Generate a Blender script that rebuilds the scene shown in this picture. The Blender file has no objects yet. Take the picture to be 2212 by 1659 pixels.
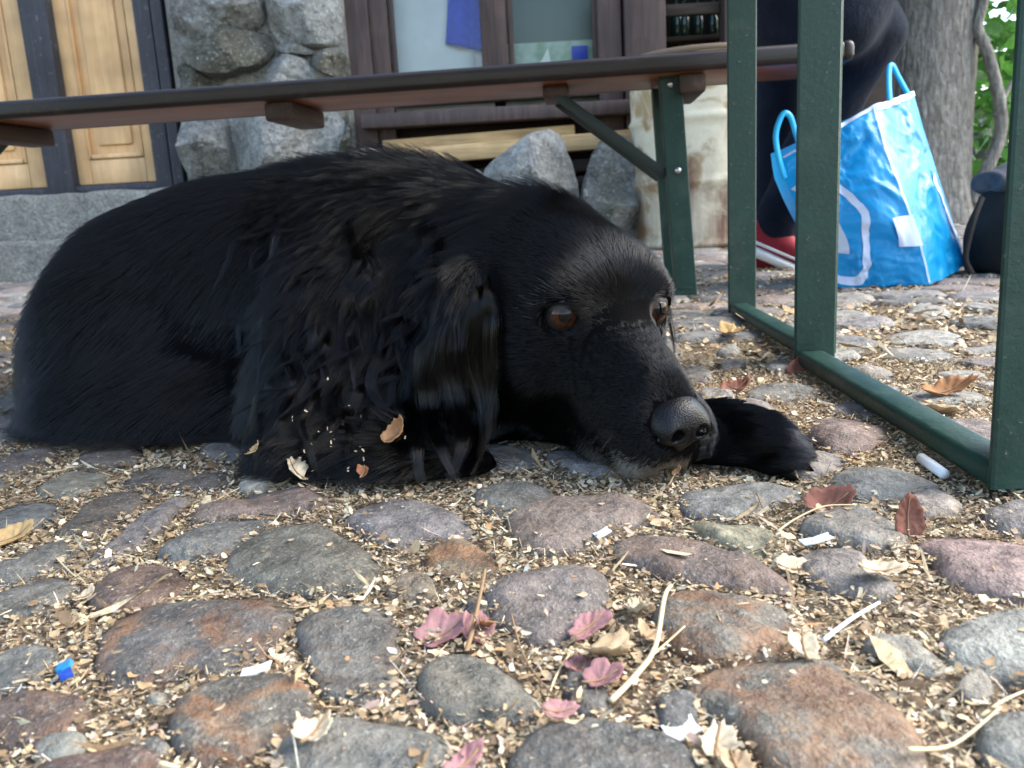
import bpy, bmesh, math, random
import numpy as np
from mathutils import Vector, Matrix, noise, kdtree
random.seed(7); RNG = np.random.default_rng(7)
sc = bpy.context.scene
COL = sc.collection
# ------------------------------------------------------------------ camera
# pixel units below are those of a 2212 x 1659 picture; world metres, camera 20 cm above the stones, looking along +Y
F, CX, CY, CAMH = 1841.0, 1106.0, 829.5, 0.20
PITCH, ROLL = math.radians(11.797), -0.057
CAM_R = (Matrix.Rotation(math.pi/2 - PITCH, 3, 'X') @ Matrix.Rotation(ROLL, 3, 'Z'))
cam = bpy.data.cameras.new('camera'); cam_ob = bpy.data.objects.new('camera', cam); COL.objects.link(cam_ob)
cam_ob.matrix_world = Matrix.Translation((0, 0, CAMH)) @ CAM_R.to_4x4()
cam.sensor_width = 36.0; cam.lens = 36.0*F/2212.0
cam.clip_start = 0.02; cam.clip_end = 2000
cam.dof.use_dof = True; cam.dof.focus_distance = 0.63; cam.dof.aperture_fstop = 15.0
sc.camera = cam_ob
# ------------------------------------------------------------------ sky, sun, exposure
SUN_EL, SUN_AZ = math.radians(44), math.radians(88)      # azimuth clockwise from +Y towards +X
world = bpy.data.worlds.new('World'); sc.world = world; world.use_nodes = True
wn = world.node_tree
bg = wn.nodes['Background']; sky = wn.nodes.new('ShaderNodeTexSky')
sky.sky_type = 'NISHITA'; sky.sun_disc = False; sky.sun_elevation = SUN_EL; sky.sun_rotation = SUN_AZ
sky.air_density = 1.2; sky.dust_density = 1.8; sky.ozone_density = 1.0
wn.links.new(sky.outputs[0], bg.inputs[0]); bg.inputs[1].default_value = 0.15
sun = bpy.data.lights.new('sun', 'SUN'); sun.energy = 1.35; sun.angle = math.radians(44); sun.color = (1, .975, .935)
sun_ob = bpy.data.objects.new('sun', sun); COL.objects.link(sun_ob)
sd = Vector((math.sin(SUN_AZ)*math.cos(SUN_EL), math.cos(SUN_AZ)*math.cos(SUN_EL), math.sin(SUN_EL)))
sun_ob.rotation_euler = sd.to_track_quat('Z', 'Y').to_euler(); sun_ob.location = (4, 3, 6)
vs = sc.view_settings; vs.view_transform = 'Standard'; vs.look = 'None'; vs.gamma = 1; vs.exposure = 2.1
sc.cycles.max_bounces = 5; sc.cycles.diffuse_bounces = 3; sc.cycles.glossy_bounces = 3; sc.cycles.transmission_bounces = 3; sc.cycles.transparent_max_bounces = 8
sc.cycles_curves.shape = 'RIBBONS'; sc.cycles_curves.subdivisions = 2
try: sc.cycles.use_denoising = True
except Exception: pass

# ------------------------------------------------------------------ geometry helpers
def ray(px, py): return CAM_R @ Vector(((px-CX)/F, -(py-CY)/F, -1.0))
def gnd(px, py, z=0.0):
    d = ray(px, py); return Vector((0, 0, CAMH)) + d*((z-CAMH)/d.z)
def at(px, py, Y):
    d = ray(px, py); return Vector((0, 0, CAMH)) + d*(Y/d.y)
ATS = {}
def tag(o, label=None, cat=None, group=None, kind=None):
    for k, v in (('label', label), ('category', cat), ('group', group), ('kind', kind)):
        if v: o[k] = v
    return o
def link(o, parent=None):
    COL.objects.link(o)
    if parent is not None:
        o.parent = parent
        off = ATS.get(parent.name, Vector((0, 0, 0)))
        o.matrix_parent_inverse = Matrix.Translation(-off)
    return o
def empty(name, loc, label, cat, group=None, kind=None):
    o = bpy.data.objects.new(name, None); COL.objects.link(o); o.location = loc
    ATS[o.name] = Vector(loc); o.empty_display_size = .05
    return tag(o, label, cat, group, kind)
def mobj(name, verts, faces, mat, parent=None, smooth=True, colors=None):
    me = bpy.data.meshes.new(name)
    if isinstance(verts, np.ndarray): verts = verts.reshape(-1, 3).tolist()
    me.from_pydata([tuple(v) for v in verts], [], [tuple(int(i) for i in f) for f in faces])
    me.update()
    if smooth: me.shade_smooth()
    if colors is not None:
        a = me.color_attributes.new('tint', 'FLOAT_COLOR', 'POINT')
        a.data.foreach_set('color', np.asarray(colors, dtype=np.float32).ravel())
    if mat is not None: me.materials.append(mat)
    return link(bpy.data.objects.new(name, me), parent)
def bm_obj(name, bm, mat, parent=None, smooth=False):
    me = bpy.data.meshes.new(name); bm.normal_update(); bm.to_mesh(me); bm.free()
    if smooth: me.shade_smooth()
    me.materials.append(mat)
    return link(bpy.data.objects.new(name, me), parent)
def bar(name, mat, parent, p0, p1, w, t, up=(0, 0, 1), bev=.002, seg=2, wob=0):
    """box beam from p0 to p1, width w across, thickness t along 'up'"""
    p0, p1 = Vector(p0), Vector(p1); d = (p1-p0); L = d.length; d.normalize()
    u = Vector(up); s = d.cross(u).normalized(); u = s.cross(d).normalized()
    bm = bmesh.new(); bmesh.ops.create_cube(bm, size=1)
    for v in bm.verts: v.co = Vector((v.co.x*w, v.co.y*L, v.co.z*t))
    if bev: bmesh.ops.bevel(bm, geom=list(bm.edges), offset=bev, segments=seg, affect='EDGES', profile=.5)
    M = Matrix((s, d, u)).transposed().to_4x4(); M.translation = (p0+p1)/2
    bmesh.ops.transform(bm, matrix=M, verts=bm.verts)
    o = bm_obj(name, bm, mat, parent, smooth=True)
    try: o.data.set_sharp_from_angle(angle=math.radians(40))
    except Exception: pass
    return o
def tube_vf(pts, radii, n=8, cap=True):
    pts = [Vector(p) for p in pts]; V = []; Fc = []
    if not hasattr(radii, '__len__'): radii = [radii]*len(pts)
    prev = None
    for i, p in enumerate(pts):
        d = (pts[min(i+1, len(pts)-1)] - pts[max(i-1, 0)]).normalized()
        a = prev if prev is not None else (Vector((0, 0, 1)) if abs(d.z) < .9 else Vector((1, 0, 0)))
        a = (a - d*a.dot(d)).normalized(); prev = a; b = d.cross(a)
        for k in range(n):
            t = 2*math.pi*k/n; V.append(p + (a*math.cos(t)+b*math.sin(t))*radii[i])
    for i in range(len(pts)-1):
        for k in range(n):
            Fc.append((i*n+k, i*n+(k+1) % n, (i+1)*n+(k+1) % n, (i+1)*n+k))
    if cap:
        Fc.append(tuple(range(n-1, -1, -1))); Fc.append(tuple((len(pts)-1)*n+k for k in range(n)))
    return V, Fc
def tube(name, mat, parent, pts, radii, n=8):
    V, Fc = tube_vf(pts, radii, n); return mobj(name, V, Fc, mat, parent)
def cr(pts, n=8):
    """Catmull-Rom through points"""
    P = [Vector(p) for p in pts]; out = []
    for i in range(len(P)-1):
        a, b, c, d = P[max(i-1, 0)], P[i], P[i+1], P[min(i+2, len(P)-1)]
        for k in range(n):
            t = k/n
            out.append(.5*((2*b)+(c-a)*t+(2*a-5*b+4*c-d)*t*t+(3*b-a-3*c+d)*t**3))
    out.append(P[-1]); return out
def lin(c):
    return tuple((x/255/12.92 if x/255 <= .04045 else ((x/255+.055)/1.055)**2.4) for x in c)

# ------------------------------------------------------------------ materials
MATS = {}
class NT:
    def __init__(s, name):
        s.m = bpy.data.materials.new(name); s.m.use_nodes = True; s.t = s.m.node_tree
        s.b = s.t.nodes['Principled BSDF']; MATS[name] = s.m
    def n(s, typ, **kw):
        nd = s.t.nodes.new('ShaderNode'+typ)
        for k, v in kw.items():
            if k in ('inp',):
                for kk, vv in v.items(): nd.inputs[kk].default_value = vv
            else: setattr(nd, k, v)
        return nd
    def l(s, a, b): s.t.links.new(a, b); return a
    def tex(s, scale, detail=4, rough=.55, vec=None, dist=0, space='pos'):
        nd = s.n('TexNoise', inp={'Scale': scale, 'Detail': detail, 'Roughness': rough, 'Distortion': dist})
        s.l(vec if vec is not None else s.coord(space), nd.inputs['Vector']); return nd.outputs['Fac']
    def coord(s, space='pos'):
        if space == 'pos': return s.n('NewGeometry').outputs['Position']
        return s.n('TexCoord').outputs['Object']
    def map(s, vec, scale=(1, 1, 1), rot=(0, 0, 0), loc=(0, 0, 0)):
        nd = s.n('Mapping'); nd.inputs['Scale'].default_value = scale; nd.inputs['Rotation'].default_value = rot
        nd.inputs['Location'].default_value = loc
        s.l(vec, nd.inputs['Vector']); return nd.outputs['Vector']
    def ramp(s, fac, stops, interp='LINEAR'):
        nd = s.n('ValToRGB'); r = nd.color_ramp; r.interpolation = interp
        while len(r.elements) < len(stops): r.elements.new(.5)
        for e, (p, c) in zip(r.elements, stops):
            e.position = p; e.color = (*c, 1) if hasattr(c, '__len__') else (c, c, c, 1)
        s.l(fac, nd.inputs['Fac']); return nd.outputs['Color']
    def mix(s, fac, a, b, mode='MIX'):
        nd = s.n('Mix', data_type='RGBA', blend_type=mode)
        for sock, v in ((nd.inputs[0], fac), (nd.inputs[6], a), (nd.inputs[7], b)):
            if isinstance(v, bpy.types.NodeSocket): s.l(v, sock)
            elif hasattr(v, '__len__'): sock.default_value = (*v, 1) if len(v) == 3 else v
            elif sock.type == 'RGBA': sock.default_value = (v, v, v, 1)
            else: sock.default_value = v
        return nd.outputs[2]
    def math(s, op, a, b=0.0):
        nd = s.n('Math', operation=op)
        for i, v in enumerate((a, b)):
            if isinstance(v, bpy.types.NodeSocket): s.l(v, nd.inputs[i])
            else: nd.inputs[i].default_value = v
        return nd.outputs[0]
    def bump(s, h, strength=.4, dist=.01):
        nd = s.n('Bump', inp={'Strength': strength, 'Distance': dist}); s.l(h, nd.inputs['Height'])
        s.l(nd.outputs['Normal'], s.b.inputs['Normal'])
    def set(s, **kw):
        for k, v in kw.items():
            sock = s.b.inputs[k.replace('_', ' ')]
            if isinstance(v, bpy.types.NodeSocket): s.l(v, sock)
            elif hasattr(v, '__len__') and len(v) == 3: sock.default_value = (*v, 1)
            else: sock.default_value = v
        return s
# ================================================================== GROUND: cobbles laid in sandy chaff
def mat_stone():
    M = NT('cobble_stone'); at_ = M.n('Attribute', attribute_name='tint', attribute_type='GEOMETRY')
    n1 = M.tex(38, 6, .62); n2 = M.tex(140, 5, .7); n3 = M.tex(12, 3, .5); n4 = M.tex(420, 3, .6)
    base = M.mix(1, at_.outputs['Color'], M.ramp(n1, [(.28, .50), (.5, 1.0), (.72, 1.5)]), 'MULTIPLY')
    base = M.mix(1, base, M.ramp(n2, [(.3, .55), (.55, 1.0), (.75, 1.5)]), 'MULTIPLY')
    # lichen-pale flecks
    base = M.mix(M.ramp(n4, [(.60, 0), (.68, .5)]), base, (.36, .35, .31))
    # rust blotches, amount in alpha
    rmask = M.math('MULTIPLY', M.ramp(M.tex(26, 5, .65, dist=.6), [(.44, 0), (.58, 1)]), M.math('MULTIPLY', at_.outputs['Alpha'], .95))
    rust = M.ramp(n1, [(.3, (.12, .052, .028)), (.55, (.23, .112, .048)), (.75, (.29, .175, .09))])
    base = M.mix(rmask, base, rust)
    # dust settling in the hollows of the surface
    base = M.mix(M.math('MULTIPLY', M.ramp(n3, [(.45, 0), (.75, .5)]), M.ramp(n4, [(.45, 0), (.6, 1)])), base, (.29, .24, .17))
    M.set(Base_Color=base, Roughness=M.ramp(n1, [(.3, .55), (.7, .85)]), Specular_IOR_Level=.42)
    h = M.math('ADD', M.math('MULTIPLY', n1, 1.0), M.math('ADD', M.math('MULTIPLY', n2, .35), M.math('MULTIPLY', n4, .12)))
    M.bump(h, 1.0, .008); return M.m
def mat_soil():
    M = NT('sandy_chaff_soil'); n1 = M.tex(220, 6, .7); n2 = M.tex(30, 4, .6); n3 = M.tex(700, 3, .6)
    c = M.ramp(n1, [(.3, (.12, .092, .062)), (.48, (.23, .18, .12)), (.62, (.34, .275, .19)), (.75, (.45, .39, .29))])
    c = M.mix(1, c, M.ramp(n2, [(.3, .65), (.7, 1.15)]), 'MULTIPLY')
    M.set(Base_Color=c, Roughness=.95, Specular_IOR_Level=.2)
    M.bump(M.math('ADD', n1, M.math('MULTIPLY', n3, .5)), .9, .006); return M.m
STONE, SOIL = mat_stone(), mat_soil()
def A(*p): return [(.8848*x/2.1411, .8848*(1100+y/2.1411)) for x, y in p]
def B(*p): return [(.8848*(800+x/2.1411), .8848*(1100+y/2.1411)) for x, y in p]
def C(*p): return [(.8848*(1600+x/2.2878), .8848*(1150+y/2.2878)) for x, y in p]
def D(*p): return [(.8848*(1600+x/2.37), .8848*(650+y/2.37)) for x, y in p]
# outline in picture units, colour (sRGB of the stone itself), rust share, height
OLV, GRY, BLU, PUR, RED, PNK, BRN, PAL, RST = (98,96,84), (100,100,96), (92,97,100), (116,108,112), (104,72,62), (140,108,102), (92,82,76), (146,142,128), (92,88,80)
TR = [
 (A((1180,600),(1230,540),(1330,450),(1480,385),(1640,385),(1800,450),(1927,540),(1990,600),(1940,680),(1800,720),(1600,740),(1380,720),(1220,690)), OLV, 0, 1.2),
 (A((830,540),(900,490),(1020,420),(1200,370),(1400,345),(1430,370),(1330,440),(1180,520),(1000,560),(850,565)), BLU, 0, .8),
 (A((380,600),(520,520),(700,400),(850,280),(960,225),(1030,240),(1010,270),(900,340),(820,420),(700,500),(560,600),(450,630)), PUR, 0, .8),
 (A((280,440),(330,390),(410,350),(450,270),(600,225),(720,215),(760,250),(700,310),(600,380),(480,430),(330,465)), BRN, .1, .8),
 (A((1000,350),(1060,300),(1200,255),(1400,215),(1600,200),(1720,250),(1690,290),(1500,310),(1400,330),(1200,350),(1050,370)), (124,96,88), .1, .7),
 (A((-60,340),(60,280),(200,265),(330,280),(320,330),(220,380),(100,410),(-60,425)), BLU, 0, .7),
 (A((-120,660),(100,560),(250,490),(400,460),(450,490),(350,560),(280,620),(100,670),(-100,730)), GRY, 0, .7),
 (A((490,720),(560,650),(700,610),(860,605),(980,660),(960,720),(850,790),(700,820),(560,820),(490,790)), (104,74,62), .2, .9),
 (A((-150,780),(150,690),(280,660),(380,690),(330,760),(200,830),(-100,920)), GRY, 0, .8),
 (A((520,1000),(620,880),(760,820),(950,800),(1250,770),(1440,770),(1500,830),(1450,930),(1380,1000),(1330,1080),(1150,1130),(950,1130),(880,1180),(650,1220),(560,1180),(530,1100)), (90,86,86), .75, 1.0),
 (A((1540,930),(1640,850),(1800,830),(2030,815),(2070,950),(2060,1150),(2020,1300),(1850,1280),(1700,1230),(1640,1120),(1600,1020)), GRY, .15, 1.0),
 (A((890,1420),(950,1300),(1080,1230),(1300,1195),(1480,1190),(1590,1250),(1620,1370),(1570,1470),(1450,1550),(1250,1610),(1080,1610),(950,1560),(890,1490)), RST, .95, 1.1),
 (A((-120,1400),(0,1300),(150,1275),(330,1290),(450,1340),(420,1410),(300,1480),(150,1520),(0,1530),(-120,1500)), (96,72,64), .5, 1.0),
 (A((200,1640),(400,1600),(640,1580),(850,1590),(870,1640),(800,1720),(500,1780),(260,1760)), (98,66,58), .4, .9),
 (A((160,1540),(250,1490),(400,1500),(420,1560),(350,1620),(220,1630)), (120,124,114), 0, .6),
 (A((-100,1130),(100,1030),(230,1020),(300,1060),(250,1130),(180,1200),(-80,1270)), (92,94,92), 0, .8),
 (B((0,1400),(150,1400),(400,1430),(560,1480),(640,1530),(680,1620),(550,1720),(0,1800),(-200,1780),(-260,1600),(-150,1480)), (104,108,104), .1, .9),
 (A((200,190),(330,130),(470,110),(560,130),(560,190),(450,215),(300,240),(220,230)), (126,122,102), 0, .7),
 (A((640,170),(700,110),(850,85),(950,90),(1010,130),(1000,170),(850,200),(700,210)), BRN, 0, .7),
 (A((380,60),(450,10),(600,-20),(750,0),(740,60),(600,90),(430,110)), (100,84,80), 0, .7),
 (A((-60,50),(100,0),(260,-10),(320,20),(250,60),(100,100),(-60,130)), (112,96,92), 0, .7),
 (A((900,210),(1000,150),(1150,110),(1250,120),(1170,175),(1000,205)), BRN, 0, .6),
 (A((1250,180),(1300,140),(1400,140),(1440,170),(1400,210),(1300,225)), (140,134,126), 0, .7),
 (A((780,1275),(840,1245),(890,1260),(870,1290),(800,1305)), PAL, 0, .35),
 (A((720,1560),(760,1510),(840,1500),(870,1560),(820,1600),(740,1600)), (118,118,110), 0, .5),
 (B((80,370),(150,300),(240,265),(380,260),(530,290),(650,340),(770,410),(720,440),(500,450),(400,490),(300,470),(200,420)), PUR, 0, 1.1),
 (B((750,260),(800,210),(900,180),(1020,175),(1130,200),(1190,240),(1100,290),(950,330),(890,330),(800,290)), GRY, 0, 1.0),
 (B((930,380),(1000,320),(1150,270),(1400,235),(1560,240),(1650,290),(1750,350),(1650,390),(1500,400),(1400,450),(1300,500),(1180,545),(1030,500)), (128,104,94), .12, 1.3),
 (B((1490,510),(1540,450),(1650,430),(1850,455),(2060,520),(2280,610),(2440,690),(2430,730),(2300,740),(2150,700),(1950,680),(1800,650),(1600,590),(1510,560)), (116,94,88), .3, 1.1),
 (B((520,540),(560,500),(640,475),(760,480),(840,520),(880,590),(900,640),(800,640),(700,640),(600,630),(540,590)), (128,102,62), .8, 1.0),
 (B((330,730),(380,670),(470,650),(560,700),(580,745),(480,770),(380,760)), (122,104,78), .3, .6),
 (B((850,720),(950,660),(1100,620),(1280,610),(1420,640),(1460,700),(1440,800),(1380,870),(1280,900),(1240,980),(1130,1000),(1000,960),(900,880),(860,800)), (114,100,98), .05, 1.2),
 (B((480,1200),(540,1130),(680,1095),(850,1110),(970,1190),(1060,1280),(1110,1350),(1000,1380),(800,1380),(640,1390),(520,1300)), (98,97,86), .1, 1.0),
 (B((1720,830),(1800,770),(1927,755),(2150,760),(2380,830),(2500,900),(2480,980),(2400,1010),(2200,1070),(2000,1090),(1850,1060),(1780,960)), (106,98,86), .8, 1.1),
 (B((970,1600),(1100,1480),(1250,1430),(1500,1440),(1700,1470),(1850,1540),(1940,1620),(1950,1780),(960,1790)), (84,88,88), .1, 1.2),
 (B((1250,1170),(1330,1150),(1420,1200),(1440,1300),(1350,1340),(1270,1300)), (96,92,88), 0, .5),
 (B((1700,1330),(1850,1250),(1930,1320),(1900,1420),(1750,1440)), (92,92,92), 0, .7),
 (B((700,770),(830,740),(860,790),(800,850),(730,810)), (88,84,82), 0, .6),
 (C((150,160),(220,110),(400,75),(650,75),(820,110),(800,150),(650,190),(520,210),(400,260),(250,250),(170,210)), (128,126,120), 0, 1.0),
 (C((1000,70),(1030,20),(1150,-10),(1350,0),(1500,40),(1620,110),(1600,150),(1400,140),(1200,150),(1050,130)), (120,120,114), 0, 1.0),
 (C((1430,130),(1480,100),(1600,130),(1710,190),(1650,230),(1560,250),(1490,250)), (156,136,122), 0, .9),
 (C((790,330),(880,270),(1000,220),(1130,205),(1270,250),(1400,340),(1380,390),(1250,420),(1100,410),(900,370)), (126,120,112), .12, 1.1),
 (C((150,320),(300,290),(480,295),(600,310),(720,400),(690,450),(580,470),(450,440),(300,380)), (136,132,92), .05, .8),
 (C((830,480),(900,420),(1000,410),(1100,450),(1220,540),(1340,640),(1340,690),(1200,680),(1000,670),(860,620),(830,550)), (124,112,108), 0, 1.0),
 (C((1440,420),(1540,360),(1700,350),(1850,380),(2059,430),(2230,500),(2230,640),(2059,710),(1900,690),(1750,650),(1600,570),(1560,490)), (146,106,104), 0, 1.3),
 (C((1830,230),(1900,190),(2059,165),(2280,200),(2280,340),(2059,345),(1920,320),(1850,280)), (112,102,104), 0, 1.0),
 (C((180,1200),(280,1130),(480,1070),(700,1060),(1000,1050),(1060,1110),(1130,1190),(1290,1300),(1420,1440),(1450,1540),(1500,1640),(1400,1740),(700,1740),(640,1620),(560,1560),(480,1450),(380,1400),(300,1330)), (100,96,86), .7, 1.1),
 (C((1600,980),(1640,880),(1800,820),(2059,800),(2280,840),(2280,1100),(2059,1170),(1900,1130),(1750,1100),(1650,1050)), (128,132,124), 0, .9),
 (C((1160,980),(1250,930),(1400,940),(1500,980),(1590,1060),(1560,1110),(1400,1080),(1280,1030)), (126,122,108), .05, .7),
 (C((1670,1200),(1720,1150),(1800,1145),(1850,1200),(1830,1260),(1740,1270),(1690,1250)), (134,124,106), 0, .7),
 (C((1820,1540),(1880,1420),(2000,1340),(2250,1300),(2280,1640),(2000,1680),(1870,1640)), (108,112,106), .1, .9),
 (D((420,860),(470,800),(560,760),(640,770),(690,830),(600,870),(480,890)), (130,114,112), 0, 1.1),
 (D((890,930),(940,890),(1100,880),(1280,910),(1370,990),(1280,1030),(1120,1080),(1020,1080),(920,1010)), (128,96,90), .1, 1.5),
 (D((770,1190),(790,1120),(870,1060),(980,1070),(1100,1120),(1020,1170),(900,1210)), (138,124,118), 0, .9),
 (D((500,750),(560,710),(750,690),(920,700),(960,740),(800,780),(600,770)), (112,110,104), 0, .9),
 (D((250,720),(380,700),(470,730),(430,770),(280,770)), (124,120,118), 0, .8),
 (D((610,580),(700,540),(790,550),(780,610),(680,620)), (128,124,122), 0, .7),
 (D((360,490),(420,450),(490,465),(470,510),(400,520)), (128,132,134), 0, .7),
 (D((350,560),(450,525),(530,560),(480,600),(380,600)), (136,124,116), 0, .7),
 (D((150,590),(250,570),(340,630),(280,680),(170,660)), (132,120,112), 0, .8),
 (D((1130,600),(1200,565),(1350,600),(1400,640),(1280,650)), (140,130,120), 0, .7),
 (D((1320,420),(1400,375),(1600,370),(1780,400),(1750,450),(1500,455)), (146,144,138), 0, .9),
 (D((1430,760),(1550,720),(1850,720),(1940,770),(1800,800),(1500,800)), (138,134,126), 0, .7),
 (D((1600,620),(1700,600),(1900,610),(1930,640),(1700,660)), (138,136,130), 0, .6),
 (D((1450,240),(1600,225),(1720,260),(1650,310),(1500,290)), (142,138,128), 0, .8),
]
NA = 32; ANG = np.linspace(0, 2*np.pi, NA, endpoint=False)
GZ = -0.0035                                    # level of the chaff between the stones
def chaikin(P, k=2):
    for _ in range(k):
        Q = np.roll(P, -1, 0); P = np.stack([.75*P+.25*Q, .25*P+.75*Q], 1).reshape(-1, 2)
    return P
def radial(P):
    """closed outline -> centre and radius per angle (star-shaped about its centroid)"""
    Q = np.roll(P, -1, 0); cr_ = P[:, 0]*Q[:, 1]-Q[:, 0]*P[:, 1]; a = cr_.sum()/2
    c = np.array([((P[:, 0]+Q[:, 0])*cr_).sum(), ((P[:, 1]+Q[:, 1])*cr_).sum()])/(6*a)
    R = np.zeros(NA); p = P-c; q = Q-c
    for i, t in enumerate(ANG):
        d = np.array([math.cos(t), math.sin(t)]); e = q-p
        den = d[0]*e[:, 1]-d[1]*e[:, 0]; den = np.where(abs(den) < 1e-12, 1e-12, den)
        s = (p[:, 0]*e[:, 1]-p[:, 1]*e[:, 0])/den; u = (p[:, 0]*d[1]-p[:, 1]*d[0])/den
        ok = (s > 0) & (u >= -.001) & (u <= 1.001); R[i] = s[ok].max() if ok.any() else .02
    R = .15*np.roll(R, 1)+.7*R+.15*np.roll(R, -1)
    return c, R
stones = []                                    # centre, R, colour, rust, height, tilt, seed, traced
for poly, colr, rust, hh in TR:
    P = np.array([gnd(x, y, 0.0)[:2] for x, y in poly]); c, R = radial(chaikin(P)); R = R*1.06+.0018; g_ = np.mean(lin(colr))
    stones.append([c, R, tuple((.45*np.array(lin(colr))+.55*g_*np.array([1.04, 1.0, .93]))*np.array([1.02, 1.0, .93])), rust, .0044*hh, RNG.normal(0, .045, 2), RNG.random()*100, True])
# the remaining ground: cells that keep clear of the traced stones
def fill(x0, x1, y0, y1, step):
    pts = []
    for j in range(int((y1-y0)/(step*.86))+1):
        for i in range(int((x1-x0)/step)+1):
            pts.append((x0+(i+.5*(j % 2))*step+RNG.normal(0, step*.17), y0+j*step*.86+RNG.normal(0, step*.15)))
    return pts
def seen(x, y, m=.25): return abs(x) < .62*y+m
sites = [p for p in fill(-1.2, 1.4, .16, 1.05, .098) if seen(*p)]+[p for p in fill(-2.9, 3.4, 1.12, 5.2, .135) if seen(*p) and p[1] < 4.6]
tpts = []
for c, R, *_ in stones:
    for k in range(0, NA, 2): tpts.append((c+np.array([math.cos(ANG[k]), math.sin(ANG[k])])*R[k]*.93))
tpts = np.array(tpts)
keep = []
for p in sites:
    p = np.array(p); bad = False
    if ((tpts-p)**2).sum(1).min() < .022**2: bad = True
    else:
        for c, R, *_ in stones:
            d = p-c; r = math.hypot(*d)
            if r < R.max():
                if r < np.interp(math.atan2(d[1], d[0]) % (2*math.pi), np.append(ANG, 2*math.pi), np.append(R, R[0]))*1.05: bad = True; break
    if not bad: keep.append(p)
sites = np.array(keep)
allp = np.vstack([sites, tpts])
cellsz = .2; grid = {}
for i, p in enumerate(allp): grid.setdefault((int(p[0]//cellsz), int(p[1]//cellsz)), []).append(i)
PALETTE = [((112,110,104), 4), ((122,114,112), 3), ((132,118,110), 3), ((104,102,98), 3), ((128,124,112), 3), ((118,100,92), 2), ((140,136,126), 2), ((110,88,80), 1)]
pal = [c for c, w in PALETTE for _ in range(w)]
for i, p in enumerate(sites):
    g = (int(p[0]//cellsz), int(p[1]//cellsz)); nb = [j for a in (-1, 0, 1) for b in (-1, 0, 1) for j in grid.get((g[0]+a, g[1]+b), []) if j != i]
    R = np.full(NA, .066 if p[1] < 1.08 else .092)
    q = allp[nb]-p; d2 = (q**2).sum(1)
    for k, t in enumerate(ANG):
        dd = q[:, 0]*math.cos(t)+q[:, 1]*math.sin(t); ok = dd > 1e-4
        if ok.any(): R[k] = min(R[k], (d2[ok]/(2*dd[ok])).min())
    for _ in range(2): R = .25*np.roll(R, 1)+.5*R+.25*np.roll(R, -1)
    R = R*(1+.05*np.sin(2*ANG+RNG.random()*6)) - RNG.uniform(.001, .0055)
    if R.mean() < .014: continue
    R = np.maximum(R, .006)
    col = np.array(lin(pal[RNG.integers(len(pal))]))*RNG.uniform(.85, 1.2); col = .6*col+.4*col.mean()*np.array([1.03, 1, .96])
    stones.append([p, R, tuple(col), max(0, RNG.normal(-.15, .25)), RNG.uniform(.0015, .005) if p[1] < 1 else RNG.uniform(.002, .0055), RNG.normal(0, .05, 2), RNG.random()*100, False])
S_RINGS = [(1.05, None), (1.0, 0), (.95, 1), (.86, 2), (.72, 3), (.52, 4), (.28, 5)]
def prof(s): return np.clip(1-np.clip(s, 0, 1)**5.0, 0, 1)**.62
def stone_top(st, x, y):
    c, R, col, rust, h, tl, seed, tr = st; dx, dy = x-c[0], y-c[1]; r = np.hypot(dx, dy)
    s = r/np.interp(np.arctan2(dy, dx) % (2*np.pi), np.append(ANG, 2*np.pi), np.append(R, R[0]))
    return np.where(s < 1, GZ+(h-GZ)*prof(s)+(tl[0]*dx+tl[1]*dy)*prof(s), -1.0)
def stone_mesh(st, rings, na):
    c, R, col, rust, h, tl, seed, tr = st; idx = np.arange(0, NA, NA//na); V = []; Fc = []
    for s, _ in rings:
        for k in idx:
            x, y = c[0]+math.cos(ANG[k])*R[k]*s, c[1]+math.sin(ANG[k])*R[k]*s
            if s > 1: z = GZ-.012
            else:
                p = float(prof(s)); z = GZ+(h-GZ)*p+(tl[0]*(x-c[0])+tl[1]*(y-c[1]))*p
                if tr or na > 12:
                    nv = noise.noise_vector(Vector((x*26+seed, y*26, z*26)))
                    nw = noise.noise_vector(Vector((x*75+seed, y*75, z*75)))
                    nx_ = noise.noise_vector(Vector((x*190+seed, y*190, z*190))); x += nv.x*.0034+nw.x*.0014+nx_.x*.0005; y += nv.y*.0034+nw.y*.0014+nx_.y*.0005; z += (nv.z*.0040+nw.z*.0016+nx_.z*.0006)*min(1, p*1.5)
            V.append((x, y, z))
    n = len(idx); m = len(rings)
    for i in range(m-1):
        for k in range(n): Fc.append((i*n+k, i*n+(k+1) % n, (i+1)*n+(k+1) % n, (i+1)*n+k))
    V.append((c[0], c[1], h+noise.noise(Vector((c[0]*26+seed, c[1]*26, 0)))*.001)); t = len(V)-1
    for k in range(n): Fc.append(((m-1)*n+k, (m-1)*n+(k+1) % n, t))
    return V, Fc
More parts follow.
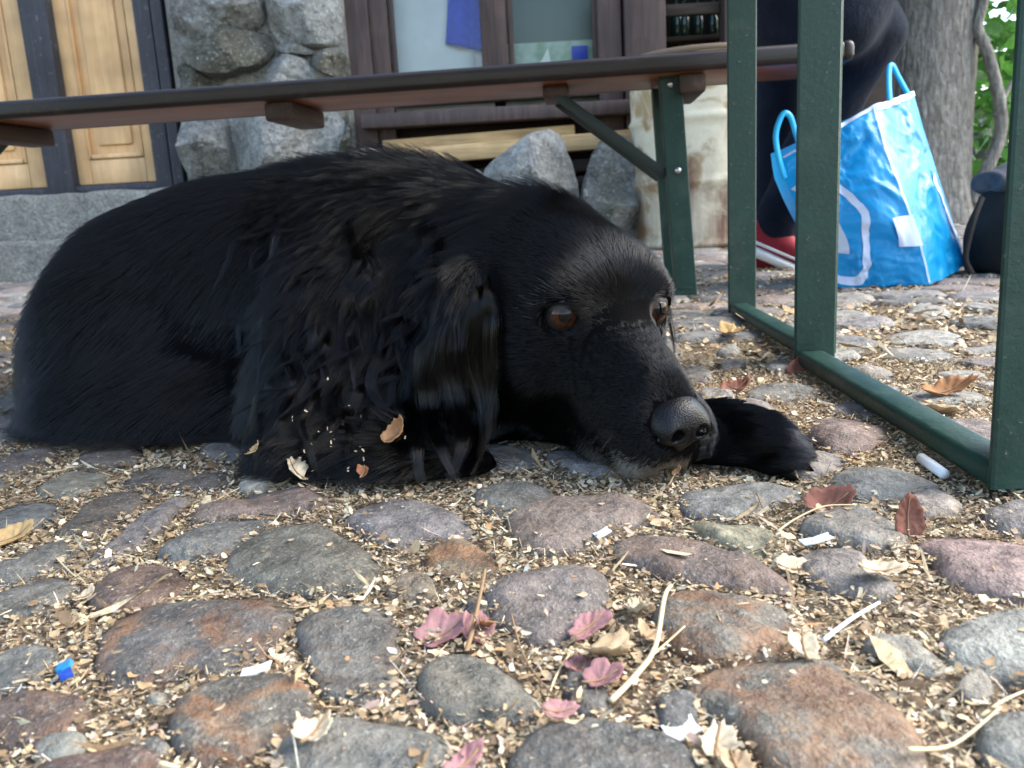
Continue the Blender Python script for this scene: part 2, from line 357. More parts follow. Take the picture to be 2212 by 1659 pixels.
# ground sheet out to the horizon
gv = [(-400, -300, GZ), (400, -300, GZ), (400, 900, GZ), (-400, 900, GZ)]
ground = tag(mobj('ground', gv, [(0, 1, 2, 3)], SOIL, smooth=False), kind='structure')
order = sorted(range(len(stones)), key=lambda i: -(stones[i][1].mean()**2*(3 if stones[i][7] else 1))/max(.2, stones[i][0][1])**2.2)
near = set(order[:300])
fv, ff, fc = [], [], []
RN = S_RINGS; RF = [S_RINGS[i] for i in (0, 1, 3, 4, 6)]
FINE = [(1.05, 0), (1.0, 0), (.97, 0), (.93, 0), (.87, 0), (.79, 0), (.69, 0), (.57, 0), (.44, 0), (.30, 0), (.15, 0)]
for i in order:
    st = stones[i]
    if i in near:
        big = st[7] or st[0][1] < .8
        V, Fc = stone_mesh(st, FINE if big else RF, 32 if big else 16)
        o = mobj('cobblestone', V, Fc, STONE, ground, colors=[(*st[2], st[3])]*len(V))
    else:
        V, Fc = stone_mesh(st, RF if st[0][1] < 2.6 else RF[::2], 16 if st[0][1] < 2.6 else 8)
        b = len(fv); fv += V; ff += [tuple(b+q for q in f) for f in Fc]; fc += [(*st[2], st[3])]*len(V)
far_stones = tag(mobj('cobbled_paving', fv, ff, STONE, ground, colors=fc), kind='stuff')
# height field of the stones, for laying the litter
HX0, HX1, HY0, HY1, HS = -1.5, 1.9, .2, 3.0, .004
hx = np.arange(HX0, HX1, HS); hy = np.arange(HY0, HY1, HS); HM = np.full((len(hx), len(hy)), -1.0)
for st in stones:
    c, R = st[0], st[1]; m = R.max()
    i0, i1 = int((c[0]-m-HX0)/HS), int((c[0]+m-HX0)/HS)+2; j0, j1 = int((c[1]-m-HY0)/HS), int((c[1]+m-HY0)/HS)+2
    i0, j0 = max(i0, 0), max(j0, 0)
    if i1 <= i0 or j1 <= j0 or i0 >= len(hx) or j0 >= len(hy): continue
    X, Y = np.meshgrid(hx[i0:i1], hy[j0:j1], indexing='ij')
    HM[i0:i1, j0:j1] = np.maximum(HM[i0:i1, j0:j1], stone_top(st, X, Y))
def hgt(x, y):
    i = np.clip(((np.asarray(x)-HX0)/HS+.5).astype(int), 0, len(hx)-1); j = np.clip(((np.asarray(y)-HY0)/HS+.5).astype(int), 0, len(hy)-1)
    return HM[i, j]
def top(x, y): return max(float(hgt(x, y)), GZ)
# ================================================================== SDF TOOLS (smooth unions -> one continuous surface)
class SDF:
    def __init__(s, lo, hi, vox):
        s.lo, s.vox = np.array(lo, float), vox
        s.n = np.ceil((np.array(hi)-s.lo)/vox).astype(int)+1
        s.ax = [s.lo[i]+np.arange(s.n[i])*vox for i in range(3)]
        s.d = np.full(s.n, .2, np.float32)
    def box(s, lo, hi):
        sl = tuple(slice(max(0, int((lo[i]-s.lo[i])/s.vox)), max(0, min(s.n[i], int((hi[i]-s.lo[i])/s.vox)+2))) for i in range(3))
        return sl, np.meshgrid(*(s.ax[i][sl[i]].astype(np.float32) for i in range(3)), indexing='ij')
    def comb(s, sl, e, k, op):
        a = s.d[sl]
        if op == 'add':
            h = np.clip(.5+.5*(a-e)/k, 0, 1); s.d[sl] = a*(1-h)+e*h-k*h*(1-h)
        else:
            h = np.clip(.5-.5*(a+e)/k, 0, 1); s.d[sl] = a*(1-h)-e*h+k*h*(1-h)
    def ell(s, c, r, M=None, k=.02, op='add'):
        """ellipsoid; M columns are its axes in world"""
        c = np.array(c, float); r = np.array(r, float); m = r.max()+k+.02
        sl, (X, Y, Z) = s.box(c-m, c+m)
        if X.size == 0: return
        P = [X-c[0], Y-c[1], Z-c[2]]
        if M is not None:
            M = np.array(M, float); P = [sum(M[j, i]*P[j] for j in range(3)) for i in range(3)]
        k0 = np.sqrt(sum((P[i]/r[i])**2 for i in range(3))); k1 = np.sqrt(sum((P[i]/r[i]**2)**2 for i in range(3)))+1e-9
        s.comb(sl, (k0*(k0-1)/k1).astype(np.float32), k, op)
    def cone(s, a, b, ra, rb, k=.02, op='add', sq=(1, 1, 1)):
        a, b = np.array(a, float), np.array(b, float); m = max(ra, rb)+k+.02
        sl, (X, Y, Z) = s.box(np.minimum(a, b)-m, np.maximum(a, b)+m)
        if X.size == 0: return
        ab = b-a; L = (ab**2).sum()
        t = np.clip(((X-a[0])*ab[0]+(Y-a[1])*ab[1]+(Z-a[2])*ab[2])/L, 0, 1)
        e = np.sqrt(((X-a[0]-t*ab[0])*sq[0])**2+((Y-a[1]-t*ab[1])*sq[1])**2+((Z-a[2]-t*ab[2])*sq[2])**2)-(ra+(rb-ra)*t)
        s.comb(sl, e.astype(np.float32), k, op)
    def floor(s, z):
        Z = s.ax[2][None, None, :]; s.d = np.maximum(s.d, (z-Z).astype(np.float32)+np.zeros_like(s.d))
    def mesh(s, smooth=3):
        d = s.d; n = d.shape; ins = d < 0
        c = [ins[i:n[0]-1+i, j:n[1]-1+j, k:n[2]-1+k] for i in (0, 1) for j in (0, 1) for k in (0, 1)]
        cnt = sum(x.astype(np.int8) for x in c); act = (cnt > 0) & (cnt < 8)
        idx = np.full(act.shape, -1, np.int64); ii = np.argwhere(act); idx[act] = np.arange(len(ii))
        acc = np.zeros((len(ii), 3)); w = np.zeros(len(ii))
        cor = [(i, j, k) for i in (0, 1) for j in (0, 1) for k in (0, 1)]
        for a in cor:
            for ax in range(3):
                if a[ax]: continue
                b = list(a); b[ax] = 1
                da = d[ii[:, 0]+a[0], ii[:, 1]+a[1], ii[:, 2]+a[2]]; db = d[ii[:, 0]+b[0], ii[:, 1]+b[1], ii[:, 2]+b[2]]
                m = (da < 0) != (db < 0); t = np.where(m, da/np.where(m, da-db, 1), 0)
                p = np.repeat(np.array([a], float), len(ii), 0); p[:, ax] = t
                acc += p*m[:, None]; w += m
        V = (acc/w[:, None]+ii)*s.vox+s.lo
        Fs = []
        for ax in range(3):
            u, v = (ax+1) % 3, (ax+2) % 3
            sl0 = [slice(1, n[q]-1) for q in range(3)]; sl1 = list(sl0); sl0[ax] = slice(0, n[ax]-1); sl1[ax] = slice(1, n[ax])
            A0, A1 = ins[tuple(sl0)], ins[tuple(sl1)]
            e = np.argwhere(A0 != A1); 
            if len(e) == 0: continue
            s0 = A0[A0 != A1]
            off = np.ones(3, int); off[ax] = 0; e = e+off
            def cell(du, dv):
                q = e.copy(); q[:, u] -= du; q[:, v] -= dv; return idx[q[:, 0], q[:, 1], q[:, 2]]
            Q = np.stack([cell(1, 1), cell(0, 1), cell(0, 0), cell(1, 0)], 1)
            Q[~s0] = Q[~s0][:, ::-1]; Fs.append(Q)
        Q = np.concatenate(Fs); Q = Q[(Q >= 0).all(1)]
        e = np.concatenate([Q[:, [0, 1]], Q[:, [1, 2]], Q[:, [2, 3]], Q[:, [3, 0]]])
        for _ in range(smooth):
            sm = np.zeros_like(V); ct = np.zeros(len(V))
            for i in range(3): sm[:, i] = np.bincount(e[:, 0], V[e[:, 1], i], len(V))+np.bincount(e[:, 1], V[e[:, 0], i], len(V))
            ct = np.bincount(e[:, 0], minlength=len(V))+np.bincount(e[:, 1], minlength=len(V))
            V = .5*V+.5*sm/np.maximum(ct, 1)[:, None]
        return V, Q

# ================================================================== THE DOG
EYE = np.array(at(1300, 670, .660))                    # midpoint between the eyes
yaw = math.radians(26.5); pit = math.radians(17)
fh = np.array([math.sin(yaw), -math.cos(yaw), 0.0])
hf = fh*math.cos(pit)+np.array([0, 0, -1])*math.sin(pit)   # forward
hr = np.array([-math.cos(yaw), -math.sin(yaw), 0.0])       # the dog's right (picture left)
hu = np.cross(hf, -hr); hu = hu/np.linalg.norm(hu)
if hu[2] < 0: hu = -hu
HM3 = np.stack([hf, hr, hu], 1)
def hd(f, r, u): return EYE+hf*f+hr*r+hu*u
def at3(px, py, Y): return np.array(at(px, py, Y))
dog_sdf = SDF((-.74, .50, -.005), (.36, 1.36, .37), .0045)
S = dog_sdf
# trunk: rump, loin, rib cage, withers, neck
S.ell(at3(318, 712, 1.02), (.105, .13, .128), k=.05)
S.ell(at3(470, 660, 1.03), (.15, .14, .134), k=.05)
S.ell(at3(620, 640, .99), (.17, .15, .132), k=.06)
S.ell(at3(775, 618, .95), (.14, .13, .122), k=.06)
S.ell(at3(925, 640, .88), (.12, .115, .115), k=.06)
S.cone(at3(890, 615, .88), hd(-.105, 0, -.005), .10, .068, k=.05)
S.cone(at3(900, 730, .83), hd(-.08, .0, -.055), .10, .055, k=.05)
# haunch, hind leg and foot on the near side
S.ell(at3(275, 805, .92), (.105, .085, .118), k=.045)
S.cone(at3(230, 905, .86), at3(420, 950, .82), .05, .035, k=.04)
S.cone(at3(420, 950, .82), at3(300, 965, .80), .035, .026, k=.03)
# belly and chest on the ground
S.ell(at3(520, 880, .87), (.2, .11, .075), k=.05)
S.ell(at3(480, 800, .925), (.15, .085, .105), k=.06)
S.ell(at3(850, 880, .76), (.12, .09, .09), k=.05)
# near shoulder, elbow, forearm lying on the stones
S.ell(at3(800, 780, .78), (.08, .06, .105), k=.05)
S.cone(at3(790, 900, .72), at3(660, 1000, .665), .050, .032, k=.04)
S.cone(at3(660, 1000, .665), at3(860, 1025, .635), .032, .028, k=.03)
S.cone(at3(860, 1025, .635), at3(1010, 1030, .635), .028, .026, k=.02)
# far foreleg reaching out beyond the chin
S.cone(at3(1200, 975, .73), at3(1550, 985, .645), .042, .031, k=.03)
S.cone(at3(1380, 965, .69), at3(1550, 978, .645), .038, .035, k=.02)
S.cone(at3(1550, 980, .645), at3(1630, 980, .625), .034, .033, k=.02)
for q, (px, py, Y) in enumerate(((1672, 1018, .588), (1697, 992, .604), (1697, 972, .626), (1675, 962, .648))):
    S.cone(at3(1628, 986, .618), at3(px, py, Y), .022, .0155, k=.005)
# tail stub curled at the rump
S.cone(at3(190, 860, 1.0), at3(105, 890, .94), .035, .018, k=.03)
# skull
S.ell(hd(-.058, .004, .006), (.090, .067, .054), HM3, k=.02)
S.ell(hd(-.045, 0, -.035), (.085, .066, .055), HM3, k=.03)
for sgn in (1, -1):
    S.ell(hd(-.012, .037 if sgn > 0 else -.030, .023), (.026, .023, .012), HM3, k=.030)       # brow
    S.ell(hd(-.048, sgn*.052, -.050), (.052, .026, .045), HM3, k=.03)       # cheek
    S.ell(hd(.056, sgn*.020, -.066), (.052, .020, .030), HM3, k=.016)       # flews
    S.ell(hd(.090, sgn*.017, -.064), (.024, .019, .026), HM3, k=.012)       # whisker pad
S.cone(hd(-.01, 0, -.032), hd(.088, 0, -.046), .040, .0295, k=.018)         # muzzle
S.ell(hd(.035, 0, -.016), (.06, .022, .016), HM3, k=.02)                    # bridge
S.cone(hd(-.02, 0, -.086), hd(.080, 0, -.092), .036, .021, k=.012)          # lower jaw
EYC = []; EAX = []
for sgn in (1, -1):
    e = hd(.0085, .0410, .0055) if sgn > 0 else hd(.0150, -.0345, .0040); EYC.append(e)
    ax = hf*.86+hr*(.46 if sgn > 0 else -.08)+hu*.08; ax = ax/np.linalg.norm(ax); EAX.append(ax)
    S.ell(e-ax*.003, (.0175, .0175, .0175), HM3, k=.016)                            # lids
    S.ell(e+ax*.006, (.0155, .0155, .0150), HM3, k=.003, op='sub')
    S.ell(e+hu*.0145-hf*.001+hr*sgn*.002, (.010, .018, .0045), HM3, k=.005)  # upper lid fold
    S.ell(e-hu*.0175+hf*.001, (.009, .015, .0035), HM3, k=.006)             # pouch under the eye
MOUTH = [hd(.104, .004, -.082), hd(.094, .024, -.086), hd(.060, .037, -.092), hd(.020, .043, -.094), hd(-.015, .048, -.088)]
for sg in (1, -1):
    ml = [EYE+HM3@(np.array([1, sg, 1])*(HM3.T@(m_-EYE))) for m_ in MOUTH]
    for a_, b_ in zip(ml, ml[1:]): S.cone(a_, b_, .0042, .0042, k=.004, op='sub')
# ears: flat hanging flaps, set high and falling beside the cheek
EARS = []
for sgn in (1, -1):
    c = hd(-.070, .090, -.055) if sgn > 0 else hd(-.095, -.070, -.065); EARS.append(c)
    S.ell(hd(-.072, sgn*(.070 if sgn > 0 else .055), .004), (.030, .026, .022), HM3, k=.03)
    S.ell(c, (.040, .012, .074), HM3, k=.018)
NOSE = hd(.108, 0, -.040)
S.floor(.001)
DV, DQ = S.mesh(3)
def mat_black_skin():
    M = NT('black_skin'); n = M.tex(600, 3); M.set(Base_Color=(.0015, .0015, .0018), Roughness=.8, Specular_IOR_Level=.04); M.bump(n, .3, .002); return M.m
SKIN = mat_black_skin()
dog = empty('dog', tuple(np.array([DV[:, 0].mean(), DV[:, 1].mean(), 0])), 'large black long-haired dog lying on the cobbles with its chin down', 'dog')
dog_body = mobj('body', DV, DQ, SKIN, dog)

# ---- nose leather: its own finer surface, nostrils and the groove between them carved in
NS = SDF(NOSE-.034, NOSE+.034, .0011)
NS.ell(NOSE, (.0165, .0225, .0165), HM3, k=.005)
NS.ell(NOSE-hf*.008+hu*.004, (.017, .019, .013), HM3, k=.006)
NS.cone(NOSE+hf*.008-hu*.006, NOSE-hu*.022+hf*.003, .008, .0045, k=.008)
for sgn in (1, -1):
    NS.ell(NOSE+hf*.006+hr*sgn*.0135-hu*.003, (.011, .0085, .0095), HM3, k=.006)
    NS.ell(NOSE+hf*.0165+hr*sgn*.0100-hu*.0030, (.012, .0052, .0046), HM3, k=.002, op='sub')
    NS.cone(NOSE+hf*.015+hr*sgn*.011-hu*.003, NOSE+hf*.006+hr*sgn*.022-hu*.0075, .0032, .0014, k=.002, op='sub')
NS.cone(NOSE+hf*.019+hu*.004, NOSE+hf*.012-hu*.024, .0010, .0016, k=.002, op='sub')
NV, NQ = NS.mesh(1)
def mat_nose():
    M = NT('nose_leather'); v = M.n('TexVoronoi', inp={'Scale': 760.0}); M.l(M.coord(), v.inputs['Vector'])
    M.set(Base_Color=(.004, .0036, .004), Roughness=.34, Specular_IOR_Level=.24); M.bump(v.outputs['Distance'], .32, .0010); return M.m
mobj('nose', NV, NQ, mat_nose(), dog)
# ---- claws
for (px, py, Y) in ((1684, 1026, .576), (1712, 1000, .592), (1712, 978, .615), (1690, 966, .64)):
    c_ = at3(px, py, Y); tube('claw', SKIN, dog, [c_, c_+np.array([.009, -.004, -.002]), c_+np.array([.015, -.007, -.008])], [.0034, .0028, .0008], 8)
# ---- eyes
def mat_simple(name, col, rough, spec=.5, coat=0):
    M = NT(name); M.set(Base_Color=col, Roughness=rough, Specular_IOR_Level=spec, Coat_Weight=coat, Coat_Roughness=.02); return M.m
def mat_iris():
    M = NT('brown_iris'); n = M.tex(700, 4, .6)
    M.set(Base_Color=M.ramp(n, [(.3, (.012, .004, .002)), (.55, (.045, .014, .006)), (.75, (.085, .030, .012))]), Roughness=.05, Specular_IOR_Level=.28); return M.m
EYEWHITE = mat_simple('eye_white', (.030, .022, .020), .10, .3, 0); IRIS = mat_iris(); PUPIL = mat_simple('pupil', (.002, .002, .002), .04, .30, 0)
LIDM = mat_simple('eyelid_skin', (.006, .0055, .0055), .5, .35)
def frame_of(ax):
    up = np.array([0, 0, 1.0]); s_ = np.cross(ax, up); s_ /= np.linalg.norm(s_); return s_, np.cross(s_, ax)
ER = .0132
def dome(name, c, ax, r, a0, a1, mat, parent, rings=10, n=28, open_=None):
    s_, u_ = frame_of(ax); V = []; Fc = []
    for i in range(rings+1):
        for k in range(n):
            t = 2*math.pi*k/n; lo = open_(t) if open_ else a0
            a = lo+(a1-lo)*i/rings; rr = r(i/rings) if callable(r) else r
            V.append(c+rr*(ax*math.cos(a)+(s_*math.cos(t)+u_*math.sin(t))*math.sin(a)))
    for i in range(rings):
        for k in range(n): Fc.append((i*n+k, (i+1)*n+k, (i+1)*n+(k+1) % n, i*n+(k+1) % n))
    if not open_ and a0 < 1e-3:
        pass
    return mobj(name, V, Fc, mat, parent)
for e, ax, sgn in zip(EYC, EAX, (1, -1)):
    g = hf*.88+hr*(.34 if sgn > 0 else -.02)+np.array([0, 0, .22]); g = g/np.linalg.norm(g)
    eye = dome('eye', e, g, ER, .0005, 3.14, EYEWHITE, dog, 20, 28)
    dome('iris', e+g*.0004, g, ER*1.012, .0005, .78, IRIS, eye, 8, 28)
    dome('pupil', e+g*.0007, g, ER*1.018, .0005, .40, PUPIL, eye, 5, 24)
    def almond(t):
        c_, s_ = math.cos(t), math.sin(t)
        w, h = math.radians(58), (math.radians(32) if s_ > 0 else math.radians(40))
        return 1/math.sqrt((c_/w)**2+(s_/h)**2)
    dome('eyelid', e, ax, lambda f_: ER*(1.02+.12*min(1, f_*2.2)**.7), 0, 1.75, LIDM, dog, 12, 40, almond)
# ---- the coat: combed strands, clumped, grown from the body's surface
def sstep(a, b, x): t = np.clip((x-a)/(b-a), 0, 1); return t*t*(3-2*t)
T0 = DQ[:, [0, 1, 2]]; T1 = DQ[:, [0, 2, 3]]; TRI = np.concatenate([T0, T1])
tv = DV[TRI]; tn = np.cross(tv[:, 1]-tv[:, 0], tv[:, 2]-tv[:, 0]); ta = np.linalg.norm(tn, axis=1)/2+1e-12
VN = np.zeros_like(DV)
for i in range(3):
    for c in range(3): VN[:, c] += np.bincount(TRI[:, i], tn[:, c], len(DV))
VN /= np.linalg.norm(VN, axis=1)[:, None]+1e-12
if (VN[DV[:, 2] > .2][:, 2].mean()) < 0: VN = -VN
HC = hd(-.03, 0, -.03)
BAX = np.array([-.93, .36, 0.0])                                # towards the tail
def regions(p):
    q = (p-EYE)@HM3; f, r, u = q[:, 0], q[:, 1], q[:, 2]; ar = np.abs(r)
    dist = np.linalg.norm((q-np.array([-.02, 0, -.03]))/np.array([1.15, 1.0, 1.0]), axis=1)
    head = 1-sstep(.098, .125, dist)
    ear = (1-sstep(1.1, 1.7, ((f+.070)/.046)**2+((ar-.090)/.020)**2+((u+.055)/.082)**2))
    head = head*(1-ear); head = np.maximum(head, sstep(0, .02, f)*(ar < np.where(u < -.06, .050, .07))*(u > -.13)*(u < .06)*(f < .125))
    muz = head*sstep(.015, .045, f)
    paw = sstep(.13, .16, p[:, 0])*(1-head)*(p[:, 2] < .085)
    fore = (p[:, 2] < .075)*(p[:, 1] < .72)*(1-head)*(1-ear)*(1-paw)*sstep(-.30, -.22, p[:, 0])
    ruff = np.exp(-(np.linalg.norm((p-np.array(at(880, 640, .80)))*np.array([1, .8, .9]), axis=1)/.17)**4)*(1-head)*(1-ear)*(1-paw)
    legp = (p[:, 0] > .128)*(p[:, 2] < .075); head = head*(1-legp); muz = muz*(1-legp); paw = np.maximum(paw, legp*1.0); ruff = ruff*(1-legp); fore = fore*(1-legp)
    return q, head, ear, muz, paw, fore, ruff
def norm(v): return v/(np.linalg.norm(v, axis=1)[:, None]+1e-9)
def grow(p, n, seed_noise, K=7, jit=1.0):
    q, head, ear, muz, paw, fore, ruff = regions(p); N = len(p)
    body = np.clip(1-head-ear-paw, 0, 1)
    g = np.array([0, 0, -1.0])
    flow = (BAX*.55+g*.75)*body[:, None]
    flow += ruff[:, None]*(BAX*.25+g*.3+np.array([0, -.25, 0]))
    hb = -hf*1.0+g*.25
    flow += head[:, None]*(hb+hr*np.tanh(q[:, 1]/.03)[:, None]*.35*(1-muz)[:, None]+g*.9*sstep(-.02, -.08, q[:, 2])[:, None])
    flow += ear[:, None]*(g*1.0+hf*.12+hr*np.sign(q[:, 1])[:, None]*.35)
    flow += paw[:, None]*(np.array([.9, -.25, -.15]))
    flow = flow*(1-fore[:, None]*.8)+fore[:, None]*np.array([-.55, -.25, -.3])
    flow = norm(flow-n*(flow*n).sum(1)[:, None])
    L = .036*body+.030*ruff+.0105*head*(1-muz)+.0065*muz+.050*ear+.017*paw
    L = L*(1-.35*fore)+.004*muz*sstep(-.066, -.085, q[:, 2])
    low = body*sstep(.09, .02, p[:, 2]); L = L+.012*low*(1-fore)
    L = L+ear*.035*sstep(-.01, -.10, q[:, 2])
    lift = .13*body+.06*ruff+.22*head+.10*ear+.2*paw
    lift = lift+.45*head*sstep(-.07, -.095, q[:, 2])               # bearded chin
    cre = sstep(.17, .26, p[:, 2])*body*np.exp(-((p[:, 0]-at(800, 400, .95).x)/.14)**2)
    lift = lift+.20*cre+body*sstep(.06, .015, p[:, 2])*.35*(.5+.5*seed_noise[1])
    w1, w2 = seed_noise
    flow = norm(flow+(np.cross(n, flow)*(w1[:, None]*(.16+.42*ruff+.25*ear+.1*head)[:, None])))
    L = L*(1+.22*w2)
    side = np.cross(n, flow)
    amp = (.0008*body+.0040*ruff+.0045*ear+.0002*head); nw = .85+.4*w1
    ph = w2*7.0+w1*5
    P = np.zeros((N, K, 3)); P[:, 0] = p-n*.001
    d = flow*np.cos(lift)[:, None]+n*np.sin(lift)[:, None]
    gt = g-n*np.minimum((n*g).sum(1), 0)[:, None]*.9
    gs = (.05*body+.06*ruff+.12*ear+.004*head)
    for k in range(1, K):
        t = k/(K-1)
        d = norm(d+gt*gs[:, None])
        P[:, k] = P[:, k-1]+d*(L/(K-1))[:, None]
    for k in range(1, K):
        t = k/(K-1); wv = np.sin(2*np.pi*t*nw*1.25+ph)-np.sin(ph)
        P[:, k] += side*(amp*wv*t)[:, None]+n*(amp*.5*np.cos(2*np.pi*t*nw*1.1+ph*1.3)*t)[:, None]
    return P, (q, head, ear, muz, paw, fore, ruff)
def fbm(p, s):
    return np.array([noise.noise(Vector((x*s, y*s, z*s))) for x, y, z in p])
def sample(tris, count):
    w = ta[tris]; c = np.cumsum(w); i = tris[np.searchsorted(c, RNG.random(count)*c[-1])]
    a = RNG.random((count, 2)); fl = a.sum(1) > 1; a[fl] = 1-a[fl]; b = np.stack([1-a.sum(1), a[:, 0], a[:, 1]], 1)
    T = TRI[i]; return (DV[T]*b[..., None]).sum(1), norm((VN[T]*b[..., None]).sum(1))
cen = tv.mean(1); cn = norm(VN[TRI].mean(1))
rq, rhead, rear, rmuz, rpaw, rfore, rruff = regions(cen)
facing = (cn*norm(np.array([0, 0, CAMH])-cen)).sum(1)
under = cen[:, 2] < .008
nosed = np.linalg.norm((cen-NOSE)@HM3/np.array([.0195, .0215, .0165]), axis=1) < 1
eyed = np.zeros(len(cen), bool)
for e, ax in zip(EYC, EAX): eyed |= np.linalg.norm(cen-(e+ax*.010), axis=1) < .0132
mouthed = np.zeros(len(cen), bool)
for a_, b_ in zip(MOUTH, MOUTH[1:]):
    ab = b_-a_; t_ = np.clip(((cen-a_)@ab)/(ab@ab), 0, 1); mouthed |= np.linalg.norm(cen-a_-t_[:, None]*ab, axis=1) < .0048
bald = under | nosed | eyed | mouthed
dens = 210e3*(1-rhead)+150e3*rear+120e3*rruff+900e3*rhead+1900e3*rmuz+500e3*rpaw+120e3*rfore
dens = dens*np.where(facing > -.25, 1, .22)*np.where(bald, 0, 1)
want = dens*ta; tot = int(want.sum())
ta_keep = ta; ta = want
idx = np.arange(len(TRI))
roots, rn = sample(idx, tot)
ta = ta_keep*(1+1.5*rhead+1.0*rruff)*np.where(bald, 0, 1)*np.where(facing > -.25, 1, .22)
groots, gn = sample(idx, 9000)
ta = ta_keep
kd = kdtree.KDTree(len(groots))
for i, p in enumerate(groots): kd.insert(p, i)
kd.balance()
own = np.array([kd.find(p)[1] for p in roots])
gw = (np.clip(fbm(groots, 22)*1.6, -1, 1), RNG.normal(0, .5, len(groots)).clip(-1, 1))
GP, _ = grow(groots, gn, gw)
w1 = np.clip(fbm(roots, 22)*1.6, -1, 1)+RNG.normal(0, .10, tot); w2 = gw[1][own]*.6+RNG.normal(0, .3, tot)
FP, (q, head, ear, muz, paw, fore, ruff) = grow(roots, rn, (w1, w2))
cl = (.45*(1-head)+.35*ruff+.35*ear+.10*head).clip(0, .88)
K = FP.shape[1]
gl = np.linalg.norm(GP[:, -1]-GP[:, 0], axis=1)
for k in range(1, K):
    t = (k/(K-1))**1.2
    tgt = GP[own, k]+(FP[:, 0]-GP[own, 0])*(1-.55*t)
    FP[:, k] = FP[:, k]*(1-cl*t)[:, None]+tgt*(cl*t)[:, None]
FP[:, 1:, 2] = np.maximum(FP[:, 1:, 2], .004+RNG.random((tot, 1))*.006)
black = np.array([.0005, .00055, .0008]); tint = np.repeat(black[None], tot, 0)*RNG.uniform(.6, 1.5, tot)[:, None]
gry = head*sstep(-.066, -.088, q[:, 2])*sstep(.025, .075, q[:, 0])*.65
gry = np.maximum(gry, head*sstep(.088, .102, q[:, 0])*sstep(-.058, -.072, q[:, 2])*.9)
eyeg = np.zeros(tot)
for e in EYC[:1]: eyeg = np.maximum(eyeg, np.exp(-(np.linalg.norm(roots-(e+hr*.012+hu*.010), axis=1)/.012)**2)*.10)
gry = gry*(roots[:, 0] < .126)
isg = RNG.random(tot) < np.maximum(gry, eyeg); tint[isg] = np.array([.62, .60, .58])*RNG.uniform(.5, 1.2, isg.sum())[:, None]
rad = (.00013*(1-head)+.00011*head+.00002*ear)*np.where(isg, 1.7, 1)
def hair_object(name, P, rad0, tint, mat, parent):
    n, K = P.shape[:2]; hc = bpy.data.hair_curves.new(name); hc.add_curves([K]*n)
    off = np.array(ATS[parent.name])
    hc.position_data.foreach_set('vector', (P-0).astype(np.float32).ravel())
    r = (rad0[:, None]*np.linspace(1, .25, K)[None, :]).astype(np.float32).ravel()
    a = hc.attributes.new('radius', 'FLOAT', 'POINT'); a.data.foreach_set('value', r)
    b = hc.attributes.new('tint', 'FLOAT_COLOR', 'CURVE'); b.data.foreach_set('color', np.concatenate([tint, np.ones((n, 1))], 1).astype(np.float32).ravel())
    hc.materials.append(mat); return link(bpy.data.objects.new(name, hc), parent)
def mat_hair():
    m = bpy.data.materials.new('black_coat'); m.use_nodes = True; t = m.node_tree; t.nodes.remove(t.nodes['Principled BSDF'])
    h = t.nodes.new('ShaderNodeBsdfHairPrincipled'); h.model = 'CHIANG'; h.parametrization = 'COLOR'
    a = t.nodes.new('ShaderNodeAttribute'); a.attribute_name = 'tint'; a.attribute_type = 'GEOMETRY'
    t.links.new(a.outputs['Color'], h.inputs['Color']); h.inputs['IOR'].default_value = 1.40; h.inputs['Roughness'].default_value = .13; h.inputs['Radial Roughness'].default_value = .5
    t.links.new(h.outputs[0], t.nodes['Material Output'].inputs['Surface']); return m
HAIR = mat_hair()
hair_object('fur', FP, rad, tint, HAIR, dog)
# ---- long wavy locks on the ear, neck and chest, laid one by one
LK, LR, LT = [], [], []
def lock(path, n, spread, r=.00013, wav=.0022, K2=16, tip=.35):
    g = cr([at3(*p) if len(p) == 3 else p for p in path], 8); g = np.array([tuple(v) for v in g])
    s_ = np.linspace(0, len(g)-1, K2); i = np.floor(s_).astype(int).clip(0, len(g)-2); f_ = (s_-i)[:, None]
    g = g[i]*(1-f_)+g[i+1]*f_; t = np.linspace(0, 1, K2)
    o = RNG.normal(0, 1, (n, 3))*np.array([1, .5, .35])*spread
    prof_ = np.minimum(1, .10+t*3.5)*(.65+.9*np.sin(np.pi*np.minimum(t*1.1, 1))**.8)*(1-(1-tip)*t)
    P = g[None]+o[:, None, :]*prof_[None, :, None]
    ph = RNG.normal(0, .45, (n, 1)); fr = RNG.uniform(1.7, 2.3, (n, 1))
    P[:, :, 0] += wav*np.sin(t[None]*fr*6.28+ph)*t[None]; P[:, :, 1] += wav*.6*np.cos(t[None]*fr*6.28+ph*1.7)*t[None]
    cut = RNG.uniform(.75, 1.0, n)
    for k in range(n):
        tt = t*cut[k]*(K2-1); j = np.floor(tt).astype(int).clip(0, K2-2); ff_ = (tt-j)[:, None]
        P[k] = P[k][j]*(1-ff_)+P[k][j+1]*ff_
    P[:, :, 2] = np.maximum(P[:, :, 2], .004)
    LK.append(P); LR.append(np.full(n, r)*RNG.uniform(.7, 1.2, n)); LT.append(np.repeat(black[None], n, 0)*RNG.uniform(.6, 1.6, n)[:, None])
def surfY(px, py, dflt=None):
    d_ = np.array(ray(px, py)); d_ = d_/np.linalg.norm(d_); P_ = DV-np.array([0, 0, CAMH]); t_ = P_@d_; e_ = ((P_-t_[:, None]*d_)**2).sum(1); ok = e_ < .007**2
    return float((t_[ok]).min()*d_[1]) if ok.any() else dflt
def lay(path, n, sp, off=.006, grow_=.012, **kw):
    out = []; last = None
    for i, (px, py) in enumerate(path):
        y_ = surfY(px, py, last); last = y_ if last is None else (y_ if y_ is not None and y_ < last+.01 else last)
        out.append((px, py, last-(off+grow_*i/(len(path)-1) if i else -.004)))
    lock(out, n, sp, **kw)
